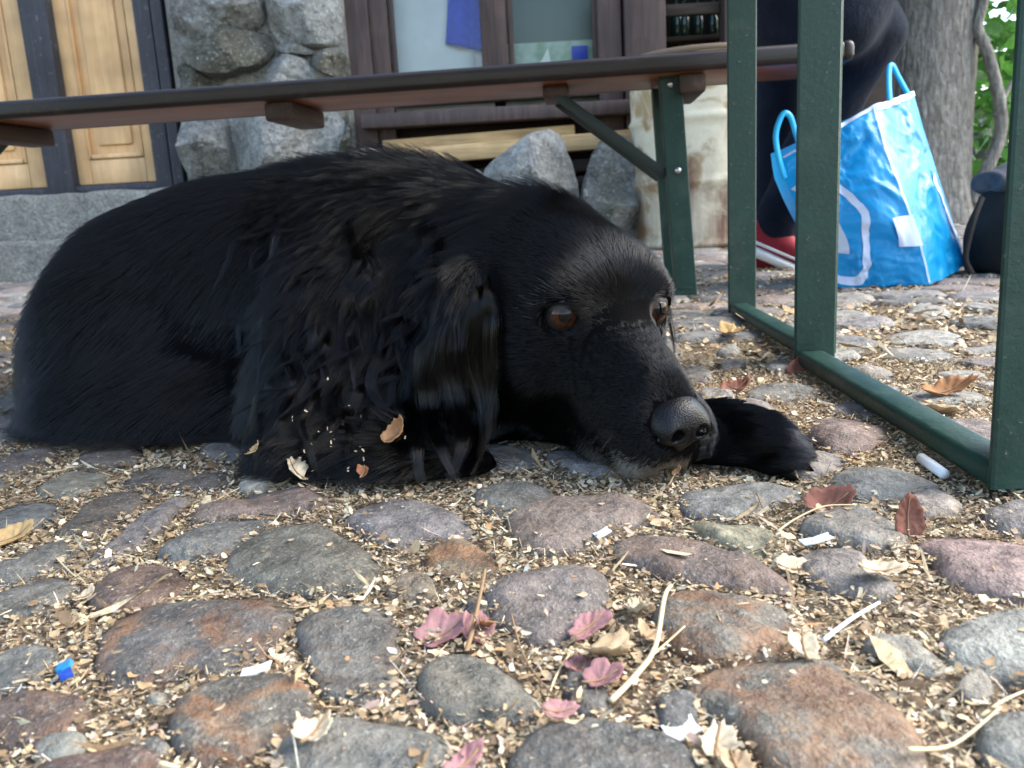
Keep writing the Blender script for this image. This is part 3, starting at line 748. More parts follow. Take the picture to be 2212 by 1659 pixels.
for path, n, sp in (
    (((1040, 610), (1030, 650), (1024, 700), (1020, 790), (1044, 870), (1050, 950), (1020, 1035)), 240, .0034),
    (((1022, 620), (1010, 670), (1002, 740), (1014, 840), (1040, 920), (1028, 1010)), 220, .0040),
    (((1056, 590), (1052, 640), (1050, 700), (1048, 800), (1070, 880), (1062, 950)), 100, .0018),
    (((1000, 630), (980, 690), (966, 760), (980, 860), (1000, 960), (968, 1040)), 240, .0046),
    (((970, 660), (948, 720), (930, 790), (925, 880), (950, 960), (985, 1035)), 220, .0046),
    (((935, 690), (915, 740), (900, 800), (885, 880), (900, 960), (910, 1045)), 220, .0050),
    (((1066, 620), (1064, 690), (1064, 790), (1056, 890), (1036, 990)), 60, .0026),
    (((860, 700), (820, 770), (800, 840), (830, 880), (895, 905)), 70, .0022)):
    lay(path, int(n*1.5), sp)
# curls over the neck and shoulder
for i in range(44):
    x0 = RNG.uniform(600, 985); y0 = RNG.uniform(385, 800)
    a = RNG.uniform(.0, .75); L = RNG.uniform(170, 300); px, py = x0, y0; path = [(px, py)]
    b = RNG.choice([-1, 1])*RNG.uniform(.3, .8)
    for k in range(4):
        ang = a+b*math.sin(k*1.9); px += -math.sin(ang)*L*.26; py += math.cos(ang)*L*.26; path.append((px, py))
    if surfY(*path[0]) is None: continue
    lay(path, int(RNG.integers(50, 90)), RNG.uniform(.0012, .0028), off=.007, grow_=.003, wav=.0026, tip=.4)
# far ear, just showing past the cheek
lock(((1440, 640, .70), (1446, 690, .70), (1454, 735, .70), (1459, 772, .70)), 50, .0012, wav=.0004)
hair_object('feathering', np.concatenate(LK), np.concatenate(LR), np.concatenate(LT), HAIR, dog)
# a few fine whiskers
WK = []
for k in range(14):
    b0 = hd(.075+RNG.uniform(-.015, .02), RNG.uniform(.022, .034), -.055+RNG.uniform(-.015, .008)); dr = norm((hr*RNG.uniform(.6, 1)+hf*RNG.uniform(-.2, .7)+np.array([0, 0, RNG.uniform(-.5, .1)]))[None])[0]
    t = np.linspace(0, 1, 8)[:, None]; WK.append(b0+dr*t*RNG.uniform(.02, .05)+np.array([0, 0, -.012])*t**2)
WK = np.array(WK); WK[:, :, 2] = np.maximum(WK[:, :, 2], .004)
hair_object('whiskers', WK, np.full(len(WK), .00012), np.repeat(np.array([[.06, .055, .05]]), len(WK), 0), HAIR, dog)
# ================================================================== BENCH, TABLES
def mat_wood(name, dark, mid, light, scale=(3, 60, 60), rough=.5, bump=.15, space='obj', spec=.4, wear=None):
    M = NT(name); v = M.map(M.coord(space), scale); n = M.tex(1.0, 6, .65, v, dist=1.2); n2 = M.tex(2.3, 4, .6, v)
    f = M.tex(6.0, 3, .5, None, space=space)
    c = M.ramp(n, [(.25, dark), (.5, mid), (.75, light)])
    c = M.mix(1, c, M.ramp(f, [(.3, .78), (.7, 1.18)]), 'MULTIPLY')
    if wear is not None: c = M.mix(M.ramp(M.tex(38, 5, .7, None, space=space), [(.60, 0), (.66, .8)]), c, wear)
    M.set(Base_Color=c, Roughness=rough, Specular_IOR_Level=spec); M.bump(M.math('ADD', n, M.math('MULTIPLY', n2, .5)), bump, .004); return M.m
def mat_green():
    M = NT('green_painted_steel'); n = M.tex(30, 5, .65); n2 = M.tex(160, 4, .7)
    c = M.ramp(n, [(.3, (.004, .024, .017)), (.7, (.008, .040, .028))])
    c = M.mix(M.ramp(n2, [(.66, 0), (.72, .7)]), c, (.20, .17, .13))
    c = M.mix(M.ramp(M.tex(9, 4, .6), [(.55, 0), (.8, .35)]), c, (.10, .11, .09))
    M.set(Base_Color=c, Roughness=M.ramp(n, [(.3, .38), (.7, .6)]), Specular_IOR_Level=.35); M.bump(n2, .2, .003); return M.m
GREEN = mat_green(); DARKG = mat_simple('blackish_green_steel', (.010, .018, .015), .5, .4)
BENCHW = mat_wood('varnished_bench_wood', lin((92, 48, 26)), lin((132, 76, 44)), lin((162, 100, 62)), (2.2, 40, 40), .38, .12, 'pos')
BENCHE = mat_wood('dark_bench_edge', lin((22, 17, 15)), lin((32, 25, 22)), lin((46, 37, 32)), (3, 60, 60), .42, .12, 'pos', wear=lin((52, 43, 37)))
BATTEN = mat_wood('dark_batten_wood', lin((40, 28, 22)), lin((58, 42, 34)), lin((84, 62, 50)), (40, 3, 40), .6, .2, 'pos')
STEEL = mat_simple('zinc_bolt', (.45, .45, .44), .35, .5); STEEL.node_tree.nodes['Principled BSDF'].inputs['Metallic'].default_value = 1
def lprofile(name, p0, p1, a, b, w, t, mat, parent):
    """angle-steel: flanges of width w along a and b from the corner line p0-p1"""
    p0, p1, a, b = Vector(p0), Vector(p1), Vector(a).normalized(), Vector(b).normalized()
    sec = [(0, 0), (w, 0), (w, t), (t*1.6, t), (t, t*1.6), (t, w), (0, w)]
    r = .0018; sec = [(r, 0), (w-r, 0), (w, r*.6), (w, t), (t*1.6, t), (t, t*1.6), (t, w), (r*.6, w), (0, w-r), (0, r)]
    V = [p+a*u+b*v for p in (p0, p1) for u, v in sec]; n = len(sec)
    Fc = [(k, (k+1) % n, n+(k+1) % n, n+k) for k in range(n)]+[tuple(range(n-1, -1, -1)), tuple(range(n, 2*n))]
    bm = bmesh.new(); vs_ = [bm.verts.new(v) for v in V]
    for f in Fc: bm.faces.new([vs_[i] for i in f])
    bmesh.ops.recalc_face_normals(bm, faces=bm.faces)
    return bm_obj(name, bm, mat, parent)
def bolt(parent, p, d, r=.007):
    p, d = Vector(p), Vector(d).normalized(); return tube('bolt', STEEL, parent, [p, p+d*.003, p+d*.0055], [r, r, r*.7], 12)
# ---- bench: long seat board on cleats and folding angle-steel legs
BZ = .458; BT = .031
def on_level(px, py, z): d_ = ray(px, py); return Vector((0, 0, CAMH))+d_*((z-CAMH)/d_.z)
bR = on_level(1842, 89, BZ); bl_ = on_level(0, 222, BZ); bR.z = bl_.z = 0; bd = (bR-bl_).normalized(); bb = Vector((-bd.y, bd.x, 0)); bL = bR-bd*2.2
bench = empty('bench', (bR+bL)/2, 'long narrow wooden bench with green folding legs standing behind the dog', 'bench')
def bp(s, q, z): return bR-bd*s+bb*q+Vector((0, 0, z))          # s from the right end, q from the front edge
bar('seat_board', BENCHW, bench, bp(.012, .125, BZ-BT/2), bp(2.188, .125, BZ-BT/2), .226, BT, bev=.004)
for q, nm in ((.007, 'front_edge'), (.243, 'rear_edge')):
    bar('edge_strip', BENCHE, bench, bp(.012, q, BZ-BT/2+.0015), bp(2.19, q, BZ-BT/2+.0015), .022, BT+.004, bev=.010, seg=4)
for s_ in (.006, 2.194): bar('edge_strip', BENCHE, bench, bp(s_, .0, BZ-BT/2+.002), bp(s_, .25, BZ-BT/2+.002), .024, BT+.005, bev=.011, seg=4)
for s_, wd in ((.285, .05), (1.09, .06), (1.72, .06)):
    bar('cleat', BATTEN, bench, bp(s_, .02, BZ-BT-.019), bp(s_, .23, BZ-BT-.019), wd, .036, bev=.006)
bar('strut_block', BATTEN, bench, bp(.545, .06, BZ-BT-.012), bp(.545, .19, BZ-BT-.012), .05, .024, bev=.004)
for i, (q, qf) in enumerate(((.045, .03), (.215, .225))):
    topp = bp(.345, q, BZ-BT-.002); foot = bp(.322, qf, .006)
    lprofile('leg', foot, topp, bd, bb, .042, .004, GREEN, bench)
    st0 = bp(.545, q+.02 if i == 0 else q-.02, BZ-BT-.018); st1 = topp.lerp(foot, .44)+bb*.012*(1 if i == 0 else -1)
    bar('strut', DARKG, bench, st0, st1, .006, .020, bev=.001)
    if i == 0:
        fr = -bb
        bolt(bench, topp.lerp(foot, .035)+bd*.020, fr); bolt(bench, topp.lerp(foot, .42)+bd*.022, fr, .0065)
bar('crossbar', GREEN, bench, bp(.305, .03, .02), bp(.305, .225, .02), .03, .006, bev=.001)
# left end legs, beyond the picture
for i, (q, qf) in enumerate(((.045, .03), (.215, .225))):
    topp = bp(2.0, q, BZ-BT-.002); foot = bp(2.06, qf, .006)
    lprofile('leg', foot, topp, -bd, bb, .042, .004, GREEN, bench)
    bar('strut', GREEN, bench, bp(1.80, q, BZ-BT-.018), topp.lerp(foot, .44), .006, .024, bev=.001)
# ---- two trestle tables side by side; only their leg frames come into the picture
TABLEW = mat_wood('table_board_wood', lin((84, 62, 46)), lin((112, 86, 64)), lin((136, 108, 84)), (2, 40, 40), .45, .1, 'pos')
def table(name, y0, y1, xa, xb, label):
    t = empty(name, ((xa+xb)/2-.8, (y0+y1)/2, 0), label, 'table', 'trestle tables above the dog')
    for k in range(3):
        w = (y1-y0+.06)/3; yc = y0-.03+w*(k+.5)
        bar('plank', TABLEW, t, (-1.62, yc, .752), (.56, yc, .752), w-.004, .026, bev=.003)
    for sx, (x0, x1) in ((1, (xa, xb)), (-1, (xa-1.60, xb-1.60))):
        ax = Vector((1, 0, 0))
        for (x, y, by) in ((x0, y0, 1), (x1, y1, 1)):
            lprofile('leg', (x+.046, y, .006), (x+.046, y, .738), -ax, Vector((0, by, 0)), .046, .0045, GREEN, t)
        bar('foot_rail', GREEN, t, (x0+.016, y0+.005, .013), (x1+.016, y1-.005, .013), .030, .017, bev=.005, seg=3)
        bar('top_rail', GREEN, t, (x0+.02, y0+.005, .727), (x1+.02, y1-.005, .727), .03, .022, bev=.002)
    return t
pa, pb, pc = gnd(2140, 1078), gnd(1717, 797), gnd(1574, 683)
table('trestle_table', pa.y, pb.y, pa.x, pb.x, 'nearer trestle table whose green leg frame stands right of the muzzle')
table('trestle_table', pb.y+.05, pc.y, pb.x*1.058+.002, pc.x, 'farther trestle table whose green leg frame ends beside the bench leg')
# ================================================================== THE HOUSE BEHIND
PINE = mat_wood('pine_panel', lin((190, 148, 102)), lin((204, 164, 116)), lin((216, 180, 134)), (30, 30, 2.0), .5, .06, 'pos')
DARKP = mat_wood('dark_painted_timber', lin((38, 38, 44)), lin((48, 49, 56)), lin((62, 62, 68)), (40, 40, 3), .6, .15, 'pos', wear=lin((92, 92, 94)))
BROWNF = mat_wood('brown_window_timber', lin((46, 36, 34)), lin((66, 53, 50)), lin((88, 70, 64)), (36, 36, 3), .6, .2, 'pos')
PLANKW = mat_wood('raw_plank', lin((150, 118, 78)), lin((186, 154, 108)), lin((206, 178, 134)), (3, 40, 40), .7, .2, 'pos')
DARKW = mat_wood('dark_weathered_board', lin((26, 20, 17)), lin((44, 34, 28)), lin((66, 54, 46)), (3, 40, 40), .8, .25, 'pos')
def mat_rock(name, lo, mid, hi, moss=(.10, .10, .06), sc_=9):
    M = NT(name); n = M.tex(sc_, 8, .68); n2 = M.tex(sc_*5, 5, .7); n3 = M.tex(sc_*9, 4, .75); n4 = M.tex(3.2, 3, .5)
    c = M.ramp(n, [(.28, lo), (.5, mid), (.72, hi)]); c = M.mix(1, c, M.ramp(n2, [(.3, .55), (.7, 1.4)]), 'MULTIPLY')
    c = M.mix(M.ramp(n4, [(.52, 0), (.66, .7)]), c, moss); c = M.mix(M.ramp(n3, [(.57, 0), (.68, .8)]), c, (.66, .66, .62)); c = M.mix(M.ramp(n3, [(.30, .75), (.42, 0)]), c, (.05, .05, .045))
    M.set(Base_Color=c, Roughness=.85, Specular_IOR_Level=.3)
    M.bump(M.math('ADD', n, M.math('ADD', M.math('MULTIPLY', n2, .4), M.math('MULTIPLY', n3, .25))), 1.0, .06); return M.m
ROCK = mat_rock('grey_granite', (.10, .10, .09), (.25, .25, .23), (.42, .42, .39))
ROCK2 = mat_rock('pale_granite', (.17, .17, .155), (.37, .37, .345), (.56, .56, .52), (.26, .25, .20))
ROCK3 = mat_rock('olive_granite', (.085, .08, .062), (.15, .145, .115), (.25, .24, .20), (.10, .095, .06))
PINKR = mat_rock('pink_granite', (.35, .26, .23), (.5, .40, .36), (.62, .52, .48), (.4, .3, .28))
MORTAR = mat_rock('lime_mortar', (.20, .19, .17), (.33, .32, .28), (.42, .40, .36), (.25, .23, .18), 25)
CONC = mat_rock('worn_step_stone', (.20, .20, .175), (.31, .31, .28), (.41, .41, .375), (.25, .245, .20), 16)
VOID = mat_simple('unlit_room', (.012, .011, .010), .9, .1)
WY = 4.0
def wx(px, py=60, Y=WY): return at(px, py, Y).x
def wz(px, py, Y=WY): return at(px, py, Y).z
house = empty('house', (0, 4.2, 0), 'half-timbered house front with pine panels, rough stone pier and brown window', 'house')
def slab(name, mat, parent, x0, x1, y0, y1, z0, z1, bev=.006):
    return bar(name, mat, parent, ((x0+x1)/2, y0, (z0+z1)/2), ((x0+x1)/2, y1, (z0+z1)/2), abs(x1-x0), abs(z1-z0), bev=bev)
ZT = 2.6
# pine door leaves with a raised field each, between dark posts
zb = wz(200, 400)
slab('wall', MORTAR, house, -4.5, wx(740), 4.12, 4.5, 0, ZT, .01)
def leaf(x0, x1, field=True):
    d = slab('door', PINE, house, x0, x1, 4.03, 4.09, zb, ZT, .003)
    w = x1-x0; fx0, fx1 = x0+w*.20, x1-w*.20; fz = wz(250, 318)
    slab('stile', PINE, d, x0+.002, x0+w*.17, 4.012, 4.032, zb+.003, ZT, .004); slab('stile', PINE, d, x1-w*.17, x1-.002, 4.012, 4.032, zb+.003, ZT, .004)
    slab('bottom_rail', PINE, d, x0+w*.172, x1-w*.172, 4.013, 4.032, zb+.003, fz-.05, .004)
    for a_, b_ in ((x0+w*.172, x0+w*.195), (x1-w*.195, x1-w*.172)): slab('moulding', PINE, d, a_, b_, 4.006, 4.03, fz-.046, ZT, .006)
    slab('moulding', PINE, d, x0+w*.20, x1-w*.20, 4.006, 4.03, fz-.046, fz-.026, .006)
    slab('raised_field', PINE, d, fx0+.035, fx1-.035, 4.014, 4.032, fz+.012, ZT, .010)
    return d
P0a, P0b = at(110, 385, WY).x, at(168, 385, WY).x; P1a, P1b = at(345, 385, WY).x, at(405, 385, WY).x
leaf(P0a-.60, P0a+.004); leaf(P0b-.004, P1a+.004)
for a_, b_ in ((P0a, P0b), (P1a, (P1a+P1b)/2+.01), ((P1a+P1b)/2+.014, P1b), (P0a-.73, P0a-.60)):
    slab('post', DARKP, house, a_, b_, 3.95, 4.06, zb-.035, ZT, .006)
slab('sill_beam', DARKP, house, P0a-1.2, P1a-.002, 3.97, 4.08, zb-.035, zb-.002, .006)
# two worn steps
s1 = slab('stone_step', CONC, None, -4.2, wx(560), 3.78, 4.14, -.02, wz(100, 420, 3.78), .02); tag(s1, 'upper worn grey stone step below the pine doors', 'step')
s2 = slab('stone_step', CONC, None, -4.2, wx(520), 3.64, 3.775, -.02, wz(50, 521, 3.64), .02); tag(s2, 'lower worn stone step at ground level left of the dog', 'step')
def roughen(o, amp, step):
    bm = bmesh.new(); bm.from_mesh(o.data)
    for ax, rng in (((1, 0, 0), (0, 0)), ((0, 0, 1), (2, 2))):
        i = rng[0]; lo = min(v.co[i] for v in bm.verts); hi = max(v.co[i] for v in bm.verts); k = lo+step
        while k < hi-.3*step:
            bmesh.ops.bisect_plane(bm, geom=bm.verts[:]+bm.edges[:]+bm.faces[:], plane_co=Vector(ax)*k, plane_no=ax); k += step
    for v in bm.verts: v.co += noise.noise_vector(v.co*7)*amp+noise.noise_vector(v.co*24)*amp*.5
    bm.to_mesh(o.data); bm.free()
roughen(s1, .010, .04); roughen(s2, .010, .04)
# rough stones of the pier
def rock_plate(name, poly, Y, depth, bulge, mat, parent, seed=0, rough=.02, n=40):
    P = np.array([[v.x, v.z] for v in (at(x, y, Y) for x, y in poly)])
    c, R = radial(chaikin(P, 1)); R = R*1.05; V = []; Fc = []; rr = random.Random(int(seed*100)+3); Rm = float(R.mean())
    planes = []
    for k in range(8):                       # split faces: the front is the lowest of several tilted planes
        t = rr.uniform(0, 6.28); sl = rr.uniform(.25, 1.6); off = rr.uniform(.6, 1.2)*bulge+sl*rr.uniform(.05, .6)*Rm
        planes.append((math.cos(t)*sl, math.sin(t)*sl, off))
    rings = [(.97, depth), (1.0, depth*.5)]+[(s_, None) for s_ in (1.0, .97, .92, .85, .76, .66, .55, .44, .33, .22, .11)]
    def front(x, z, s_):
        e = min(bulge*1.15, min(o_-a_*(x-c[0])-b_*(z-c[1]) for a_, b_, o_ in planes)); e = max(e, .0)
        return e*min(1, (1-s_)*14)**.8
    def disp(x, y, z):
        nv = noise.noise_vector(Vector((x*7+seed, y*7, z*7))); nw = noise.noise_vector(Vector((x*24+seed, y*24, z*24))); nx = noise.noise_vector(Vector((x*60+seed, y*60, z*60)))
        return (x+nv.x*rough*.5+nw.x*rough*.3, y+nv.y*rough*.6+nw.y*rough*.4+nx.y*rough*.25, z+nv.z*rough*.5+nw.z*rough*.3+nx.z*rough*.15)
    for s_, dy in rings:
        for k in range(NA):
            x, z = c[0]+math.cos(ANG[k])*R[k]*s_, c[1]+math.sin(ANG[k])*R[k]*s_; V.append(disp(x, Y+dy if dy is not None else Y-front(x, z, s_), z))
    m = len(rings)
    for i in range(m-1):
        for k in range(NA): Fc.append((i*NA+k, i*NA+(k+1) % NA, (i+1)*NA+(k+1) % NA, (i+1)*NA+k))
    V.append(disp(c[0], Y-front(c[0], c[1], 0), c[1])); t = len(V)-1
    for k in range(NA): Fc.append(((m-1)*NA+k, (m-1)*NA+(k+1) % NA, t))
    Fc.append(tuple(range(NA-1, -1, -1)))
    o = mobj(name, V, Fc, mat, parent, smooth=True)
    try: o.data.set_sharp_from_angle(angle=math.radians(11))
    except Exception: pass
    return o
pier = slab('stone_pier', MORTAR, house, wx(372), wx(752), 3.93, 4.2, 0, ZT, .02)
PS = [
 (((376,8),(440,-12),(552,-30),(575,30),(560,68),(480,93),(400,108),(380,60)), ROCK, .06), (((566,-30),(735,-40),(738,20),(735,88),(700,103),(592,95),(582,45)), ROCK2, .07),
 (((385,124),(470,92),(578,62),(590,92),(586,132),(560,150),(480,176),(400,134)), ROCK3, .08), (((380,138),(402,142),(478,182),(476,215),(392,215)), ROCK3, .03),
 (((480,170),(556,154),(600,120),(660,128),(690,160),(752,172),(752,205),(482,215)), ROCK2, .08), (((668,128),(702,113),(745,112),(758,140),(755,176),(700,164)), ROCK3, .06),
 (((592,100),(700,108),(660,124),(606,118)), ROCK2, .04), (((395,300),(398,225),(484,222),(498,300),(520,385),(430,405),(402,370)), ROCK, .06),
 (((490,232),(600,222),(700,228),(742,260),(742,310),(700,360),(640,382),(530,388),(505,330)), ROCK2, .10), (((748,215),(757,250),(757,338),(715,366),(746,312)), ROCK3, .04),
 (((376,-150),(480,-160),(550,-45),(440,-20),(378,-5)), ROCK2, .06), (((560,-42),(490,-150),(735,-150),(735,-50)), ROCK3, .06)]
for i, (poly, m_, bg_) in enumerate(PS): rock_plate('stone', poly, 3.92, .12, bg_*2.1, m_, pier, i*1.7, .022)
rock_plate('stone', ((520,388),(640,384),(720,366),(757,345),(757,470),(560,480)), 3.92, .12, .13, ROCK, pier, 31, .02)
rock_plate('stone', ((404,376),(430,408),(520,390),(550,480),(404,490)), 3.92, .12, .05, ROCK3, pier, 37, .02)
# window: dark brown boards, two panes, sill
win = slab('window', BROWNF, house, wx(742), wx(800), 3.95, 4.06, .35, ZT, .006)
zp = wz(950, 163); zp2 = wz(1200, 137)
for a_, b_, y_ in ((803, 842, 3.97), (1040, 1096, 3.96), (1290, 1342, 3.97), (1346, 1434, 3.94)):
    slab('frame_board', BROWNF, win, wx(a_, 100), wx(b_, 100), y_, 4.06, .35 if a_ != 1040 else zp-.01, ZT, .006)
zr = wz(950, 170); slab('bottom_rail', BROWNF, win, wx(842), wx(1290), 3.975, 4.055, zr-.11, zr, .006)
slab('sill', BROWNF, win, wx(772), wx(1372), 3.86, 4.02, wz(1070, 268), wz(1070, 238), .006)
for a_, b_ in ((842, 868), (1096, 1108), (1280, 1290)): slab('glazing_bead', BROWNF, win, wx(a_), wx(b_) if a_ != 842 else wx(852), 4.0, 4.03, zr, ZT, .003)
def mat_glass():
    m = bpy.data.materials.new('window_glass'); m.use_nodes = True; t = m.node_tree; t.nodes.remove(t.nodes['Principled BSDF'])
    tr = t.nodes.new('ShaderNodeBsdfTransparent'); gl = t.nodes.new('ShaderNodeBsdfGlossy'); mx = t.nodes.new('ShaderNodeMixShader'); fr = t.nodes.new('ShaderNodeFresnel')
    tr.inputs[0].default_value = (.93, .95, .95, 1); gl.inputs['Roughness'].default_value = .12; fr.inputs['IOR'].default_value = 1.35
    t.links.new(fr.outputs[0], mx.inputs[0]); t.links.new(tr.outputs[0], mx.inputs[1]); t.links.new(gl.outputs[0], mx.inputs[2])
    t.links.new(mx.outputs[0], t.nodes['Material Output'].inputs[0]); return m
GLASS = mat_glass()
slab('pane', GLASS, win, wx(853), wx(1039), 4.012, 4.016, zr, ZT, 0); slab('pane', GLASS, win, wx(1109), wx(1279), 4.012, 4.016, zr, ZT, 0)
# the room behind the glass, with a garden reflection painted behind the right pane
def mat_plaster(name, a, b, s=3.0, r=.8):
    M = NT(name); n = M.tex(s, 5, .6); M.set(Base_Color=M.ramp(n, [(.3, a), (.7, b)]), Roughness=r, Specular_IOR_Level=.2); return M.m
ROOM = mat_plaster('pale_blue_grey_blind', (.50, .53, .53), (.68, .70, .69)); REFLG = mat_plaster('painted_garden_reflection', (.16, .30, .17), (.56, .60, .55), 11)  # pale blind; the green mottle paints reflected garden into the right pane
slab('roller_blind', ROOM, win, wx(820), wx(1060), 4.075, 4.08, .5, ZT, 0)
slab('dark_reflection_panel', mat_simple('painted_dark_reflection', (.03, .07, .045), .5), win, wx(1085), wx(1320), 4.20, 4.22, wz(1200, 78), ZT, 0)  # dark upper part of the reflected garden, painted as a flat panel
slab('garden_reflection_panel', REFLG, win, wx(1085), wx(1320), 4.085, 4.09, .5, wz(1200, 82), 0)  # panel carrying the painted green reflection, lower part of the right pane
slab('back_wall', VOID, house, wx(735), wx(1960), 4.45, 4.5, 0, ZT, 0)
def mat_cloth(name, a, b, s=40, rough=.75, sheen=.3):
    M = NT(name); n = M.tex(s, 5, .6); M.set(Base_Color=M.ramp(n, [(.3, a), (.7, b)]), Roughness=rough, Specular_IOR_Level=.25, Sheen_Weight=sheen); M.bump(n, .25, .004); return M.m
BLUEC = mat_cloth('royal_blue_cloth', (.006, .030, .36), (.010, .05, .52))
def drape(name, poly_l, poly_r, Y, amp, mat, parent, label=None, cat=None, n=26, m=18, freq=11):
    V = []; 
    for j in range(m):
        t = j/(m-1)
        pl = Vector(poly_l[0]).lerp(Vector(poly_l[1]), t); pr = Vector(poly_r[0]).lerp(Vector(poly_r[1]), t)
        for i in range(n):
            s = i/(n-1); p = at(*(pl.lerp(pr, s)), Y); p.y += amp*math.sin(s*freq+t*1.5+math.sin(t*4)); V.append(p)
    Fc = [(j*n+i, j*n+i+1, (j+1)*n+i+1, (j+1)*n+i) for j in range(m-1) for i in range(n-1)]
    o = mobj(name, V, Fc, mat, parent)
    md = o.modifiers.new('thickness', 'SOLIDIFY'); md.thickness = .006
    if label: tag(o, label, cat)
    return o
drape('blue_cloth', ((975, -130), (962, 95)), ((1046, -130), (1050, 112)), 4.05, .010, BLUEC, None, 'royal blue cloth hanging behind the left window pane', 'cloth')
slab('stick', mat_simple('pale_stick', (.5, .52, .52), .5), win, wx(1016, 130), wx(1021, 130), 4.06, 4.064, wz(1018, 160), wz(1018, 100), 0)
cupm = mat_simple('white_card', (.72, .74, .70), .6)
slab('blue_patch', BLUEC, win, wx(1236), wx(1272), 4.075, 4.08, wz(1250, 122), wz(1250, 92), .001)
c0 = at(1170, 131, 4.06); cv = [c0+Vector(v) for v in ((-.035, 0, -.03), (.045, 0, -.03), (.03, -.01, .05), (.002, 0, .005))]
mobj('paper_card', cv, [(0, 1, 2, 3)], cupm, win, False)
# boards and dark gap under the window
slab('gap_board', DARKW, house, wx(760), wx(1440), 4.06, 4.14, -.01, wz(1070, 240), .006)
def plank(px0, py0, px1, py1, h, Y, mat, label):
    o = bar('wooden_plank', mat, None, at(px0, py0, Y), at(px1, py1, Y), .10, h, bev=.005); return tag(o, label, 'plank')
plank(830, 318, 1240, 284, .052, 3.97, PLANKW, 'shorter pale plank, upper one leaning under the window')
plank(760, 352, 1372, 298, .070, 3.90, PLANKW, 'longer pale plank below the shorter one under the window')
plank(900, 392, 1390, 345, .055, 3.96, DARKW, 'dark weathered board below the pale planks')
plank(950, 420, 1390, 378, .04, 3.94, DARKW, 'lowest dark board behind the two boulders')
# right part of the front: dark doorway with boards
slab('frame_board', BROWNF, house, wx(1560), wx(1600), 3.96, 4.06, 0, ZT, .006)
slab('wall_board', DARKW, house, wx(1605), wx(1935), 3.98, 4.1, 0, ZT, .01)
slab('transom', DARKW, house, wx(1436), wx(1558), 4.02, 4.06, wz(1480, 30), wz(1480, 5), .004)
gl_m = mat_simple('bottle_glass', (.012, .03, .02), .15, .6)
for px in (1462, 1478, 1508, 1540):
    b0 = at(px, 74, 4.3); tube('bottle', gl_m, None, [b0+Vector((0, 0, -.05)), b0+Vector((0, 0, .07)), b0+Vector((0, 0, .10)), b0+Vector((0, 0, .16))], [.028, .028, .012, .011], 12)
slab('shelf', DARKW, house, wx(1436), wx(1600), 4.2, 4.44, wz(1490, 95, 4.3), wz(1490, 85, 4.3), .004)
for i, o in enumerate([o for o in COL.objects if o.name.startswith('bottle')]):
    tag(o, ('dark green bottle nearest the window post on the dim shelf', 'second dark bottle from the window post on the dim shelf', 'third dark bottle from the window post on the dim shelf', 'dark bottle farthest from the window post on the dim shelf')[i], 'bottle', 'bottles on the dim shelf')
# boulders
def boulder(poly, Y, depth, bulge, mat, label, seed, rough=.03):
    return tag(rock_plate('boulder', poly, Y, depth, bulge, mat, None, seed, rough), label, 'boulder', 'boulders by the wall')
boulder(((1020,480),(1035,400),(1060,352),(1118,318),(1160,282),(1198,282),(1222,330),(1240,392),(1252,480)), 3.5, .12, .16, ROCK2, 'pointed pale grey boulder behind the back of the head', 5.5)
boulder(((1248,560),(1250,450),(1272,370),(1310,290),(1352,292),(1392,360),(1400,470),(1396,560)), 3.52, .12, .16, ROCK, 'tall bluish grey boulder beside the rusty drum', 8.2)
boulder(((985,480),(990,392),(1010,366),(1040,370),(1060,420),(1060,480)), 3.62, .1, .08, ROCK2, 'small pale boulder left of the pointed one', 12.2)
boulder(((735,480),(752,345),(770,322),(815,322),(850,340),(940,355),(960,380),(970,480)), 3.7, .1, .1, PINKR, 'pinkish boulder peeking over the shoulders of the dog', 15.1)
# ---- rusty drum
def mat_drum():
    M = NT('rusty_cream_paint'); n = M.tex(5.5, 6, .62, dist=.5); n2 = M.tex(26, 5, .7); st = M.tex(1, 5, .6, M.map(M.coord(), (9, 9, 1.4)))
    c = M.mix(M.ramp(n2, [(.4, 0), (.7, .5)]), (.62, .55, .40), (.45, .40, .27))
    c = M.mix(M.ramp(n, [(.50, 0), (.58, .9)]), c, (.33, .22, .10))
    z = M.n('SeparateXYZ'); M.l(M.coord(), z.inputs[0])
    lowz = M.ramp(M.math('ADD', M.math('MULTIPLY', z.outputs[2], -1.0), M.math('MULTIPLY', n, 1.1)), [(.12, 0), (.34, 1)])
    c = M.mix(M.math('MULTIPLY', lowz, M.ramp(st, [(.35, .15), (.6, 1)])), c, (.13, .060, .035))
    c = M.mix(M.ramp(st, [(.60, 0), (.72, .75)]), c, (.20, .095, .045))
    M.set(Base_Color=c, Roughness=.6, Specular_IOR_Level=.4); M.bump(M.math('ADD', n, n2), .3, .006); return M.m
DRUM = mat_drum()
dc = Vector((at(1372, 300, 3.45).x+.285, 3.55, 0)); zt = at(1480, 100, 3.3).z
drum = empty('oil_drum', dc, 'cream painted steel drum with rust streaks beside the window', 'drum')
def lathe(name, prof_, mat, parent, c, n=56, dent=0):
    V = []; Fc = []
    for r, z in prof_:
        for k in range(n):
            a = 2*math.pi*k/n; d = dent*noise.noise(Vector((math.cos(a)*2, math.sin(a)*2, z*4))); V.append((c[0]+(r+d)*math.cos(a), c[1]+(r+d)*math.sin(a), c[2]+z))
    for i in range(len(prof_)-1):
        for k in range(n): Fc.append((i*n+k, i*n+(k+1) % n, (i+1)*n+(k+1) % n, (i+1)*n+k))
    return mobj(name, V, Fc, mat, parent)
pr = [(.0, .01), (.275, .01), (.285, .0), (.285, .02), (.28, .03)]
for zz in np.linspace(.04, zt-.03, 50):
    pr.append((.28+.012*math.exp(-((zz-zt*.34)/.012)**2)+.012*math.exp(-((zz-zt*.66)/.012)**2), float(zz)))
